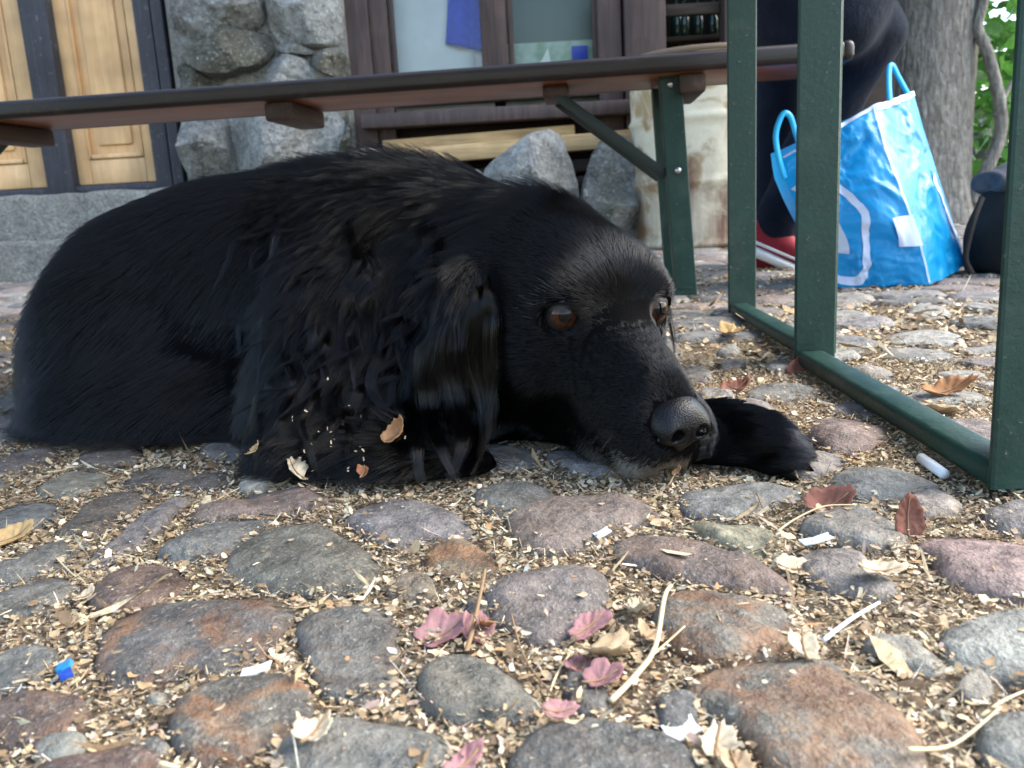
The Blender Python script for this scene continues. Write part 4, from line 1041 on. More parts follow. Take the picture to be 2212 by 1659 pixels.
lathe('shell', pr+[(.28, zt-.02)], DRUM, drum, dc, 56, .008)
lathe('rim', [(.276, zt-.022), (.29, zt-.018), (.292, zt-.006), (.286, zt), (.276, zt-.004), (.274, zt-.02)], mat_simple('rusty_rim', (.16, .11, .07), .7), drum, dc, 56, .006)
lathe('lid', [(.275, zt-.018), (.0, zt-.016)], DRUM, drum, dc)
# ================================================================== RIGHT BACKGROUND: person, bag, tree, shrub, rucksack
def mat_navy(name, a, b):
    M = NT(name); n = M.tex(14, 5, .6); n2 = M.tex(900, 2, .5)
    M.set(Base_Color=M.ramp(n, [(.3, a), (.7, b)]), Roughness=.85, Specular_IOR_Level=.10, Sheen_Weight=.04); M.bump(M.math('ADD', n, M.math('MULTIPLY', n2, .1)), .5, .03); return M.m
NAVY = mat_navy('navy_cloth', (.004, .007, .015), (.009, .014, .028))
PB = SDF((.25, 1.45, .0), (1.45, 2.65, 1.75), .014)
def a3(px, py, Y): return np.array(at(px, py, Y))
hip = np.array([.69, 1.90, .57]); kneeA = a3(1868, 70, 2.02); kneeB = a3(1700, 40, 2.25); ankA = a3(1668, 500, 2.26); ankB = a3(1672, 520, 2.42)
PB.ell(hip, (.13, .14, .13), k=.06)
PB.cone(hip+np.array([.04, .0, .02]), kneeA, .088, .070, k=.05); PB.cone(hip+np.array([.02, .10, .02]), kneeB, .088, .070, k=.05)
PB.cone(kneeA, ankA, .074, .058, k=.04); PB.cone(kneeB, ankB+np.array([0, 0, .05]), .078, .066, k=.04)
PB.ell(kneeA, (.075, .075, .075), k=.03)
PB.cone(hip+np.array([-.02, .02, .1]), hip+np.array([-.03, .03, .50]), .15, .17, k=.08)
PB.cone(hip+np.array([-.02, .03, .55]), hip+np.array([.02, .02, .68]), .07, .05, k=.04)
sh = hip+np.array([.03, -.12, .52]); el = hip+np.array([.20, -.10, .27]); ha = hip+np.array([.34, .06, .20])
PB.cone(sh, el, .058, .048, k=.04); PB.cone(el, ha, .046, .032, k=.03)
sh2 = hip+np.array([.0, .19, .52]); el2 = hip+np.array([.18, .25, .27]); ha2 = hip+np.array([.36, .16, .20])
PB.cone(sh2, el2, .058, .048, k=.04); PB.cone(el2, ha2, .046, .032, k=.03)
PV, PQ = PB.mesh(3)
PV = np.array([Vector(v)+noise.noise_vector(Vector((v[0]*9, v[1]*9, v[2]*14)))*.010 for v in PV])
person = empty('person', (float(hip[0]), float(hip[1]), 0), 'person in dark navy clothes and red trainers sitting at the end of the bench', 'person')
mobj('body', PV, PQ, NAVY, person)
SKINP = mat_simple('skin', (.50, .33, .25), .55)
hs = SDF(hip+np.array([-.16, -.14, .60]), hip+np.array([.22, .18, .98]), .008)
hc_ = hip+np.array([.04, .02, .79]); hs.ell(hc_, (.095, .075, .115), k=.02); hs.ell(hc_+np.array([.09, 0, -.01]), (.018, .014, .02), k=.012); hs.cone(hip+np.array([.01, .02, .62]), hc_-np.array([0, 0, .06]), .05, .05, k=.03)
for s_ in (1, -1): hs.ell(hc_+np.array([-.005, s_*.076, -.005]), (.018, .010, .028), k=.006)
hv, hq = hs.mesh(2); mobj('head', hv, hq, SKINP, person)
hs = SDF(hip+np.array([-.16, -.16, .62]), hip+np.array([.22, .18, 1.0]), .009); hs.ell(hc_+np.array([-.022, 0, .03]), (.096, .086, .105), k=.01); hs.ell(hc_+np.array([.09, 0, -.04]), (.06, .09, .09), k=.01, op='sub')
hv, hq = hs.mesh(2); mobj('hair', hv, hq, mat_simple('dark_hair', (.02, .015, .012), .6), person)
for h_, sg in ((ha, -1), (ha2, 1)):
    hnd = SDF(h_-.12, h_+.14, .006); hnd.ell(h_+np.array([.035, 0, -.005]), (.045, .036, .016), k=.01)
    for q in range(4): hnd.cone(h_+np.array([.065, (q-1.5)*.017, -.005]), h_+np.array([.105-.008*abs(q-1.4), (q-1.5)*.018, -.022]), .0085, .0075, k=.006)
    hnd.cone(h_+np.array([.03, -sg*.03, 0]), h_+np.array([.07, -sg*.05, -.015]), .010, .008, k=.008)
    v_, q_ = hnd.mesh(1); mobj('hand', v_, q_, SKINP, person)
RED = mat_cloth('red_canvas', (.20, .008, .016), (.30, .014, .024)); RUB = mat_simple('white_rubber', (.78, .77, .74), .5)
def shoe(ank, tilt, yaw_, parent):
    sh_ = empty('shoe', (0, 0, 0), None, None); sh_.parent = parent; sh_.matrix_parent_inverse = Matrix.Translation(-ATS[parent.name]); 
    T = Matrix.Translation(Vector(ank)) @ Matrix.Rotation(yaw_, 4, 'Z') @ Matrix.Rotation(tilt, 4, 'Y')
    def part(nm, mat, fn, n=22, m=7):
        # cross-sections along x (heel -.08 .. toe .20)
        V = []; Fc = []
        for i in range(n):
            t = i/(n-1); x = -.075+.275*t
            w = .040*(math.sin(math.pi*min(1, .10+t*.95)))**.45*(1+.18*math.sin(t*3.3-.6))+.004
            z0, z1, ww = fn(t)
            for k in range(2*m):
                a = 2*math.pi*k/(2*m); zz = (z0+z1)/2+(z1-z0)/2*max(-1, min(1, 1.25*math.sin(a))); V.append(T @ Vector((x, (w+ww)*math.cos(a), zz)))
        c = 2*m
        for i in range(n-1):
            for k in range(c): Fc.append((i*c+k, i*c+(k+1) % c, (i+1)*c+(k+1) % c, (i+1)*c+k))
        Fc += [tuple(range(c-1, -1, -1)), tuple((n-1)*c+k for k in range(c))]
        return mobj(nm, V, Fc, mat, sh_)
    part('upper', RED, lambda t: (-.070, .012-.068*max(0, t-.25)**.8, 0)); part('sole', RUB, lambda t: (-.088, -.060, .004))
    part('stripe', RUB, lambda t: (-.058-.0*t, -.046, .0022)); return sh_
shoe(ankA+np.array([.02, -.02, .0]), math.radians(26), math.radians(-8), person)
shoe(ankB+np.array([-.03, -.12, -.02]), math.radians(2), math.radians(4), person)
# ---- blue carrier bag
def mat_bag():
    M = NT('blue_woven_plastic'); n = M.tex(9, 5, .6, dist=.8); n2 = M.tex(34, 5, .65)
    c = M.ramp(n, [(.3, (.003, .29, .62)), (.7, (.010, .38, .74))])
    M.set(Base_Color=c, Roughness=M.ramp(n2, [(.3, .26), (.7, .42)]), Specular_IOR_Level=.5, Coat_Weight=.15, Coat_Roughness=.15); M.bump(M.math('ADD', n, M.math('MULTIPLY', n2, .5)), .22, .02)
    tl = M.n('BsdfTranslucent'); M.l(c, tl.inputs[0]); mx = M.n('MixShader'); mx.inputs[0].default_value = .40
    M.l(M.b.outputs[0], mx.inputs[1]); M.l(tl.outputs[0], mx.inputs[2]); M.l(mx.outputs[0], M.t.nodes['Material Output'].inputs[0]); return M.m
BAGM = mat_bag(); BAGW = mat_simple('bag_white_print', (.50, .56, .70), .35, .5); BAGH = mat_simple('cyan_webbing', (.01, .42, .80), .45)
BY = 1.72
def lerp3(pts, t):
    t = max(0, min(1, t))*(len(pts)-1); i = min(int(t), len(pts)-2); f_ = t-i; return tuple(pts[i][k]*(1-f_)+pts[i+1][k]*f_ for k in range(3))
BL_ = [(1690, 338, 1.80), (1697, 390, 1.79), (1722, 450, 1.76), (1765, 530, 1.74), (1800, 628, 1.70)]
BM_ = [(1886, 226, 1.77), (1912, 320, 1.73), (1945, 408, 1.69), (1985, 520, 1.66), (2008, 617, 1.66)]
BR_ = [(1972, 196, 1.93), (1992, 268, 1.93), (2018, 352, 1.92), (2055, 468, 1.91), (2092, 570, 1.89)]
def wrink(p, s=1.0):
    v = noise.noise_vector(Vector((p.x*11, p.y*11, p.z*8))); w = noise.noise_vector(Vector((p.x*30, p.y*30, p.z*22)))
    r = abs(noise.noise(Vector((p.x*14+p.z*9, p.y*14, p.z*16-p.x*6)))); r2 = abs(noise.noise(Vector((p.x*20-p.z*26, p.y*20, p.z*30+p.x*18+7))))
    q = Vector((p.x*9+v.z*1.2, p.y*9, p.z*13+v.x*1.2)); r = noise.ridged_multi_fractal(q, .9, 2.2, 4, 1.0, 2.0); r2 = noise.ridged_multi_fractal(q*2.3+Vector((3, 1, 7)), .9, 2.2, 3, 1.0, 2.0)
    return Vector((0, -.010*v.y-.009*(r-1.0)-.004*(r2-1.0), .003*w.z))*s
def bag_front(s, t):
    a, b = Vector(at(*lerp3(BL_, t))), Vector(at(*lerp3(BM_, t))); p = a.lerp(b, s); p.y -= .035*math.sin(math.pi*s)*math.sin(math.pi*min(1, .15+t*.8)); return p+wrink(p, .25+1.2*min(1, 4*s*(1-s)))
def bag_side(s, t):
    a, b = Vector(at(*lerp3(BM_, t))), Vector(at(*lerp3(BR_, t))); p = a.lerp(b, s); n_ = Vector((.6, -.5, 0)); p += n_*.03*math.sin(math.pi*s)*math.sin(math.pi*min(1, .1+t*.9)); return p+wrink(p, .2+min(1, 4*s*(1-s)))
def bag_back(s, t):
    a, b = Vector(at(*lerp3(BR_, t))), Vector(at(*lerp3(BL_, t)))+Vector((.06, .22, .02)); return a.lerp(b, s)+Vector((0, .03*math.sin(math.pi*s), 0))
def bag_left(s, t):
    b = Vector(at(*lerp3(BL_, t))); a = b+Vector((.06, .22, .02)); return a.lerp(b, s)-Vector((.02*math.sin(math.pi*s), 0, 0))
bag = empty('shopping_bag', tuple(gnd(1900, 620)), 'bright blue glossy plastic shopping bag standing beside the tree trunk', 'bag')
def sheet(name, fn, mat, parent, n=60, m=64, flip=False):
    V = [fn(i/(n-1), j/(m-1)) for j in range(m) for i in range(n)]
    for v in V: v.z = max(v.z, .004)
    Fc = [(j*n+i, j*n+i+1, (j+1)*n+i+1, (j+1)*n+i) for j in range(m-1) for i in range(n-1)]
    return mobj(name, V, Fc, mat, parent)
sheet('front_panel', bag_front, BAGM, bag); sheet('side_panel', bag_side, BAGM, bag, 36); sheet('back_panel', bag_back, BAGM, bag, 10, 12); sheet('side_panel', bag_left, BAGM, bag, 8, 12)
bot = [bag_front(0, 1), bag_front(1, 1), bag_side(1, 1), bag_left(0, 1)]; mobj('base', [(v.x, v.y, max(.006, v.z+.002)) for v in bot], [(0, 1, 2, 3)], mat_simple('brown_base_board', (.05, .045, .05), .6), bag, False)
def stroke(name, fn, pts, wd, mat, parent, off=.0025):
    """a printed band following the bag's surface; pts in panel coordinates"""
    P = [Vector((p[0], p[1], 0)) for p in pts]; C_ = cr(P, 7); V = []; Fc = []
    for i, p in enumerate(C_):
        d = (C_[min(i+1, len(C_)-1)]-C_[max(i-1, 0)]); d = Vector((d.x*.24, d.y*.40, 0)).normalized(); nn = Vector((-d.y/.24, d.x/.40, 0))
        for k in (-1, -.33, .33, 1):
            q = p+nn*wd*k; w_ = fn(min(max(q.x, 0), 1), min(max(q.y, 0), 1)); w_.y -= off; w_.x += off*.3; w_.z = max(w_.z, .007); V.append(w_)
    for i in range(len(C_)-1):
        for k in range(3): Fc.append((i*4+k, i*4+k+1, (i+1)*4+k+1, (i+1)*4+k))
    return mobj(name, V, Fc, mat, parent)
def uv_front(px, py):
    """panel coordinate whose surface shows at this picture point"""
    best = None
    for i in range(41):
        for j in range(41):
            p = bag_front(i/40, j/40); q = CAM_R.transposed() @ (p-Vector((0, 0, CAMH))); e = (CX+F*q.x/-q.z-px)**2+(CY-F*q.y/-q.z-py)**2
            if best is None or e < best[0]: best = (e, i/40, j/40)
    return best[1:]
LOGO = [uv_front(*p) for p in ((1716, 412), (1728, 400), (1760, 385), (1797, 393), (1828, 420), (1862, 458), (1868, 500), (1872, 560), (1866, 592), (1848, 606), (1820, 604), (1800, 598), (1778, 585))]
stroke('printed_emblem', bag_front, LOGO, .009, BAGW, bag)
stroke('printed_letter', bag_front, [uv_front(*p) for p in ((1782, 430), (1797, 478), (1810, 512), (1822, 543))], .012, BAGW, bag)
stroke('printed_letter', bag_front, [uv_front(*p) for p in ((1782, 430), (1772, 480), (1770, 530))], .012, BAGW, bag)
stroke('printed_patch', bag_front, [uv_front(*p) for p in ((1932, 500), (1950, 499), (1968, 498), (1984, 497))], .030, BAGW, bag, .008)
stroke('piping', bag_front, [(.992, t) for t in np.linspace(0, .98, 9)], .0022*1.6, BAGW, bag, .004)
stroke('printed_line', bag_side, [(.55, .52), (.66, .62), (.80, .72), (.92, .84)], .012, BAGW, bag)
stroke('hem', bag_front, [(s_, .008) for s_ in np.linspace(.0, 1, 8)], .005, BAGW, bag, .002); stroke('hem', bag_side, [(s_, .012) for s_ in np.linspace(0.02, 1, 6)], .010, BAGW, bag, .003)
def ribbon(name, pts, w, mat, parent):
    C_ = cr([at(*p) for p in pts], 8); V = []; Fc = []
    for i, p in enumerate(C_):
        d = (C_[min(i+1, len(C_)-1)]-C_[max(i-1, 0)]).normalized(); s_ = d.cross(Vector((0, -1, 0))).normalized()
        for (k, y) in ((-1, -1), (1, -1), (1, 1), (-1, 1)): V.append(p+s_*w*k+Vector((0, .0012*y, 0)))
    for i in range(len(C_)-1):
        for k in range(4): Fc.append((i*4+k, i*4+(k+1) % 4, (i+1)*4+(k+1) % 4, (i+1)*4+k))
    return mobj(name, V, Fc, mat, parent)
ribbon('handle', [(1696, 385, 1.785), (1682, 340, 1.785), (1676, 290, 1.785), (1690, 248, 1.785), (1706, 250, 1.79), (1718, 285, 1.795), (1732, 330, 1.80)], .0055, BAGH, bag)
ribbon('handle', [(1922, 215, 1.86), (1920, 180, 1.87), (1921, 148, 1.88), (1928, 142, 1.885), (1940, 165, 1.89), (1962, 205, 1.90)], .0055, BAGH, bag)
# ---- tree
def mat_bark():
    M = NT('tree_bark'); v = M.map(M.coord(), (9, 9, 2.2)); n = M.tex(4.2, 7, .68, v, dist=.6); n2 = M.tex(40, 5, .7)
    vo = M.n('TexVoronoi', feature='DISTANCE_TO_EDGE', inp={'Scale': 5.0}); M.l(M.map(M.coord(), (6, 6, 2.0)), vo.inputs['Vector'])
    c = M.ramp(n, [(.3, (.15, .14, .12)), (.52, (.30, .285, .25)), (.75, (.46, .44, .39))]); c = M.mix(1, c, M.ramp(n2, [(.3, .7), (.7, 1.2)]), 'MULTIPLY')
    M.set(Base_Color=c, Roughness=.9, Specular_IOR_Level=.2); M.bump(M.math('ADD', n, M.math('MULTIPLY', vo.outputs[0], .7)), 1.0, .05); return M.m
BARK = mat_bark()
def mat_leaf(name, a, b):
    M = NT(name); r = M.n('Attribute', attribute_name='tint', attribute_type='GEOMETRY'); n = M.tex(60, 3)
    c = M.mix(1, r.outputs['Color'], M.ramp(n, [(.3, .8), (.7, 1.2)]), 'MULTIPLY'); M.set(Base_Color=c, Roughness=.5, Specular_IOR_Level=.3)
    tl = M.n('BsdfTranslucent'); M.l(c, tl.inputs[0]); mx = M.n('MixShader'); mx.inputs[0].default_value = .45
    M.l(M.b.outputs[0], mx.inputs[1]); M.l(tl.outputs[0], mx.inputs[2]); M.l(mx.outputs[0], M.t.nodes['Material Output'].inputs[0]); return M.m
LEAFM = mat_leaf('green_leaf', 0, 0)
def leaves(name, pts, size, parent, cols, up=.4):
    n = len(pts); a = RNG.normal(0, 1, (n, 3)); a[:, 2] *= .6; a = norm(a); b = RNG.normal(0, 1, (n, 3)); b = norm(np.cross(a, b)); c = np.cross(a, b)
    sz = size*RNG.uniform(.6, 1.4, n)
    sh_ = np.array([[-.5, 0, 0], [-.2, .3, .06], [.15, .30, .08], [.55, 0, -.04], [.15, -.30, .08], [-.2, -.3, .06], [0, 0, 0]])
    V = pts[:, None]+(a[:, None]*sh_[None, :, :1]+b[:, None]*sh_[None, :, 1:2]+c[:, None]*sh_[None, :, 2:])*sz[:, None, None]
    fb = np.array([[0, 1, 6], [1, 2, 6], [2, 3, 6], [3, 4, 6], [4, 5, 6], [5, 0, 6]]); Fc = (np.arange(n)[:, None, None]*7+fb[None]).reshape(-1, 3)
    cc = np.array(cols)[RNG.integers(len(cols), size=n)]*RNG.uniform(.7, 1.3, (n, 1)); cc = np.repeat(np.concatenate([cc, np.ones((n, 1))], 1), 7, 0)
    return mobj(name, V.reshape(-1, 3), Fc.tolist(), LEAFM, parent, smooth=True, colors=cc)
GREENS = [(.055, .13, .022), (.08, .18, .03), (.04, .09, .02), (.11, .22, .04)]
tb = gnd(2005, 478); ty = tb.y; tx = at(1996, 200, ty).x; tr_ = 92/F*ty
tree = empty('tree', (tx, ty, 0), 'grey barked tree trunk rising behind the blue bag', 'tree')
V, Fc = [], []; NR, NAa = 60, 44
for i in range(NR):
    z = -.05+3.3*i/(NR-1)
    for k in range(NAa):
        a = 2*math.pi*k/NAa; fl = .22*math.exp(-max(z, 0)*5)*(1+.5*math.sin(a*5+1)); r = tr_*(1.0+fl-.03*z)
        r *= 1+.10*noise.noise(Vector((math.cos(a)*1.3, math.sin(a)*1.3, z*.9)))+.035*noise.noise(Vector((math.cos(a)*7, math.sin(a)*7, z*3)))
        V.append((tx+.03*math.sin(z*1.3)+r*math.cos(a), ty+r*math.sin(a), z))
for i in range(NR-1):
    for k in range(NAa): Fc.append((i*NAa+k, i*NAa+(k+1) % NAa, (i+1)*NAa+(k+1) % NAa, (i+1)*NAa+k))
mobj('trunk', V, Fc, BARK, tree)
crown = []
for k in range(9):
    a = 2*math.pi*k/9+.3; e_ = Vector((tx+math.cos(a)*RNG.uniform(1.4, 2.6), ty+math.sin(a)*RNG.uniform(1.2, 2.4), RNG.uniform(4.0, 5.6)))
    path = cr([(tx, ty, 2.9+.15*(k % 3)), ((tx*.6+e_.x*.4), (ty*.6+e_.y*.4), 3.7), tuple(e_)], 6)
    tube('limb', BARK, tree, path, [.11-.085*i/(len(path)-1) for i in range(len(path))], 8)
    for q in path[5:]: crown.append(np.array(q)+RNG.normal(0, .42, (110, 3)))
crown = np.concatenate(crown); leaves('crown', crown, .13, tree, GREENS)
# leafy shrub with a twisting stem at the right, daylight coming through it
sy = 4.3
shrub = empty('shrub', tuple(gnd(2105, 470)), 'leafy green shrub with a twisting bare stem right of the tree', 'shrub')
sp = cr([at(2098, 440, sy), at(2120, 390, sy), at(2158, 300, sy), at(2160, 225, sy), at(2135, 120, sy), at(2112, 60, sy), at(2125, 0, sy), at(2140, -120, sy)], 6)
tube('stem', BARK, shrub, sp, [.034-.012*i/(len(sp)-1) for i in range(len(sp))], 10)
tw = cr([at(2150, 250, sy), at(2185, 180, sy+.1), at(2240, 110, sy+.1)], 6); tube('stem', BARK, shrub, tw, [.016-.008*i/(len(tw)-1) for i in range(len(tw))], 8)
lp = []
for (px, py, Y, s_, n_) in ((2165, 160, 5.4, .12, 90), (2205, 90, 5.4, .14, 90), (2205, 260, 5.3, .13, 80), (2150, 240, 5.5, .10, 50), (2190, 350, 5.3, .12, 60), (2225, 400, 5.2, .12, 50), (2150, 80, 5.6, .10, 40), (2290, 200, 4.7, .3, 160), (2140, -60, 4.8, .25, 130), (2330, 0, 4.9, .35, 200)):
    lp.append(np.array(at(px, py, Y))+RNG.normal(0, 1, (n_, 3))*np.array([s_, .25, s_]))
lp = np.concatenate(lp); lp = lp[lp[:, 2] > .05]; leaves('foliage', lp, .10, shrub, [(.07, .20, .03), (.10, .27, .045), (.05, .13, .025)])
sprig = empty('leaf_sprig', at(1900, 130, 4.0), 'small green sprig of leaves left of the tree trunk', 'sprig')
leaves('foliage', np.array([at(1898+RNG.normal(0, 5), y_, 4.0) for y_ in (112, 124, 138, 152, 168)]), .05, sprig, [(.10, .25, .04)]); tube('stem', BARK, sprig, [at(1915, 100, 4.3), at(1904, 130, 4.05), at(1890, 185, 4.0)], .004, 6)
# hedge and grey boulder farther back
hp = []
for k in range(34):
    hp.append(np.array([RNG.uniform(2.4, 9.0), RNG.uniform(8.0, 9.4), RNG.uniform(.1, 1.0)])+RNG.normal(0, .35, (150, 3)))
hp = np.concatenate(hp); hp = hp[hp[:, 2] > 0]; hd_ = empty('hedge', (5.4, 8.7, 0), 'dark green hedge far behind the shrub at the right edge', 'hedge'); leaves('foliage', hp, .12, hd_, GREENS)
for k in range(6): tube('stem', BARK, hd_, [(2.8+k*1.1, 8.7, -.02), (2.85+k*1.1, 8.75, 1.2)], [.05, .02], 8)
boulder(((2050, 470), (2082, 330), (2090, 262), (2112, 250), (2136, 268), (2142, 330), (2150, 470)), 5.9, .2, .2, ROCK, 'smooth grey boulder between the trunk and the shrub stem', 21.0)
rock_plate_o = boulder(((1860, 300), (1872, 190), (1896, 172), (1925, 178), (1932, 240), (1940, 330)), 4.6, .1, .08, ROCK2, 'pale rock showing above the hem of the blue bag', 44.0)
# ---- black rucksack with grey roll
BLK = mat_cloth('black_nylon', (.005, .005, .005), (.009, .009, .010), sheen=0); GRYC = mat_cloth('grey_blue_cloth', (.03, .034, .042), (.07, .075, .09), sheen=0)
rk = empty('rucksack', tuple(gnd(2150, 600)), 'black rucksack with a grey bundle on top at the right edge', 'rucksack')
rc = np.array(at(2185, 500, 1.82)); RS = SDF(rc-.26, rc+.26, .008)
RS.ell(np.array(at(2178, 540, 1.82)), (.088, .09, .10), k=.04); RS.ell(np.array(at(2190, 460, 1.83)), (.07, .075, .08), k=.05); RS.ell(np.array(at(2215, 540, 1.80)), (.07, .08, .09), k=.03); RS.floor(.004)
v_, q_ = RS.mesh(2); v_ = np.array([Vector(v)+noise.noise_vector(Vector((v[0]*16, v[1]*16, v[2]*16)))*.008 for v in v_]); mobj('body', v_, q_, BLK, rk)
ribbon('strap', [(2122, 425, 1.76), (2105, 470, 1.75), (2092, 520, 1.75), (2086, 560, 1.75), (2100, 592, 1.75)], .006, BLK, rk)
bc = np.array(at(2168, 395, 1.84)); RS = SDF(bc-.13, bc+.13, .007); RS.ell(bc, (.062, .06, .032), k=.01); RS.ell(bc+np.array([.05, 0, .018]), (.05, .05, .03), k=.02); RS.ell(bc+np.array([-.055, -.03, 0]), (.02, .03, .02), k=.01, op='sub')
v_, q_ = RS.mesh(2); v_ = np.array([Vector(v)+noise.noise_vector(Vector((v[0]*22, v[1]*22, v[2]*22)))*.008 for v in v_]); mobj('bundle', v_, q_, GRYC, rk)
# ================================================================== LITTER
def mat_litter(name='dry_leaf_litter', transl=.25):
    M = NT(name); a = M.n('Attribute', attribute_name='tint', attribute_type='GEOMETRY')
    n = M.tex(300, 3, .6)
    c = M.mix(1, a.outputs['Color'], M.ramp(n, [(.3, .7), (.7, 1.25)]), 'MULTIPLY')
    M.set(Base_Color=c, Roughness=.8, Specular_IOR_Level=.25)
    return M.m
LIT = mat_litter()
LP = np.array([lin(c) for c in ((208,190,156),(192,168,126),(224,210,182),(176,150,110),(158,130,92),(200,178,140),(138,112,80),(214,194,152),(184,160,130),(176,172,148),(196,148,98),(234,226,208),(118,96,72),(190,160,140))])
LW = np.array([4,6,2.5,7,7,5,6,3,4,2,1,.8,6,1.5]); LW = LW/LW.sum()
def litter(name, n, xr, yr, size, on_stone, sliver=.12, stack=.006, label=None):
    m = int(n*3.2); y = RNG.uniform(yr[0], yr[1], m); x = RNG.uniform(xr[0], xr[1], m)
    ok = np.abs(x) < .63*y+.06; x, y = x[ok], y[ok]
    h = hgt(x, y); ps = np.where(h < GZ+.004, 1.0, on_stone*(1+2*np.clip((.004-h)/.01, 0, 1)))
    ok = RNG.random(len(x)) < ps; x, y, h = x[ok][:n], y[ok][:n], h[ok][:n]; n = len(x)
    L = np.clip(size*np.exp(RNG.normal(-.1, .62, n)), size*.25, size*2.6); W = L*RNG.uniform(.3, .85, n)
    sl = RNG.random(n) < sliver; L = np.where(sl, L*RNG.uniform(1.8, 4, n), L); W = np.where(sl, RNG.uniform(.0006, .0013, n)*(size/.004), W)
    on = h > GZ+.004
    z = np.maximum(h, GZ)+np.where(on, .0009, RNG.random(n)**1.5*stack+.0006)
    a = RNG.uniform(0, 2*np.pi, n); tx, ty = RNG.normal(0, np.where(on, .10, .32)), RNG.normal(0, np.where(on, .10, .32))
    ux = np.stack([np.cos(a), np.sin(a), np.clip(tx, -.8, .8)], 1); uy = np.stack([-np.sin(a), np.cos(a), np.clip(ty, -.8, .8)], 1)
    base = np.array([[-.5, -.22], [-.1, -.5], [.42, -.34], [.5, .1], [.12, .5], [-.4, .38]])
    pts = np.zeros((n, 6, 3)); cur = RNG.uniform(-.5, .9, n)
    for k in range(6):
        bx = base[k, 0]+RNG.normal(0, .09, n); by = base[k, 1]+RNG.normal(0, .09, n)
        pts[:, k] = ux*(bx*L)[:, None]+uy*(by*W)[:, None]
        pts[:, k, 2] += cur*L*(bx*bx+by*by*.6)*1.1
    pts[:, :, 0] += x[:, None]; pts[:, :, 1] += y[:, None]
    pts[:, :, 2] += z[:, None]-np.minimum(pts[:, :, 2].min(1), 0)[:, None]*np.where(on, 1.0, .5)[:, None]
    col = LP[RNG.choice(len(LP), n, p=LW)]*RNG.uniform(.7, 1.1, n)[:, None]; col = .86*col+.14*col.mean(1)[:, None]*np.array([1.06, 1.0, .90])
    V = pts.reshape(-1, 3); cols = np.repeat(np.concatenate([col, np.ones((n, 1))], 1), 6, 0)
    me = bpy.data.meshes.new(name); me.vertices.add(len(V)); me.vertices.foreach_set('co', V.astype(np.float32).ravel())
    q = np.array([[0, 1, 4, 5], [1, 2, 3, 4]]); Fq = (np.arange(n)[:, None, None]*6+q[None]).reshape(-1)
    me.loops.add(len(Fq)); me.loops.foreach_set('vertex_index', Fq.astype(np.int32))
    me.polygons.add(len(Fq)//4); me.polygons.foreach_set('loop_start', np.arange(0, len(Fq), 4, dtype=np.int32))
    me.update(calc_edges=True); me.validate()
    at_ = me.color_attributes.new('tint', 'FLOAT_COLOR', 'POINT'); at_.data.foreach_set('color', cols.astype(np.float32).ravel())
    me.materials.append(LIT); o = link(bpy.data.objects.new(name, me)); return tag(o, label, 'leaf litter', kind='stuff')
litter('leaf_litter', 125000, (-.75, .85), (.24, 1.0), .0021, .012, sliver=.16, stack=.0032, label='pale dry chaff and crumbled leaves filling the gaps between the near cobbles')
litter('leaf_litter', 34000, (-1.2, 1.5), (.95, 2.4), .0050, .03, stack=.0035, label='pale crumbled leaves scattered over the cobbles beyond the dog')
litter('leaf_litter', 380, (-.6, .7), (.25, .9), .0075, .04, sliver=.30, stack=.006, label='larger dry leaf scraps and stalks lying between the near cobbles')
# ================================================================== SINGLE LEAVES, STALKS AND SCRAPS
def mat_dry(name, a, b, vein):
    M = NT(name); n = M.tex(90, 5, .65); n2 = M.tex(500, 3, .6)
    c = M.ramp(n, [(.3, a), (.7, b)]); c = M.mix(M.ramp(n2, [(.62, 0), (.7, .5)]), c, vein)
    M.set(Base_Color=c, Roughness=.75, Specular_IOR_Level=.25); M.bump(n, .4, .003)
    tl = M.n('BsdfTranslucent'); M.l(c, tl.inputs[0]); mx = M.n('MixShader'); mx.inputs[0].default_value = .2
    M.l(M.b.outputs[0], mx.inputs[1]); M.l(tl.outputs[0], mx.inputs[2]); M.l(mx.outputs[0], M.t.nodes['Material Output'].inputs[0]); return M.m
DM = {k: mat_dry('dry_leaf_'+k, lin(a), lin(b), lin(v)) for k, a, b, v in (
    ('pink', (140, 100, 100), (178, 134, 132), (130, 90, 88)), ('beige', (158, 134, 104), (196, 172, 138), (120, 96, 70)), ('cream', (186, 168, 138), (214, 200, 172), (160, 140, 110)),
    ('brown', (120, 76, 50), (168, 112, 78), (96, 60, 40)), ('russet', (112, 72, 58), (150, 100, 84), (92, 56, 46)), ('yellow', (170, 140, 92), (200, 172, 124), (140, 108, 66)), ('orange', (150, 106, 68), (178, 132, 92), (120, 80, 50)))}
STALK = mat_simple('pale_stalk', lin((206, 186, 148)), .75, .25); STALKB = mat_simple('brown_stalk', lin((138, 112, 84)), .8, .2); WHITEP = mat_simple('white_scrap', (.78, .79, .8), .5)
def leaf_shape(kind, rag, seed):
    rr = random.Random(seed); pts = []; N = 44
    for i in range(N):
        t = 2*math.pi*i/N; u = math.cos(t)
        if kind == 'oval': r = .5*(1-.25*abs(math.sin(t))**.5); x, y = .5*math.cos(t), .30*math.sin(t)*(1-.25*math.cos(t))
        elif kind == 'lobed':
            q = .36+.12*abs(math.cos(2.5*t))+.06*math.cos(t); x, y = q*math.cos(t), q*math.sin(t)*.9
        else:
            q = .42*(1+.22*math.sin(2*t+seed)+.15*math.sin(3*t+seed*2)); x, y = q*math.cos(t), q*math.sin(t)*.7
        k = 1+rag*.9*rr.uniform(-1, 1)+rag*.5*math.sin(t*9+seed)+rag*.25*math.sin(t*21+seed); pts.append((x*k, y*k))
    return pts
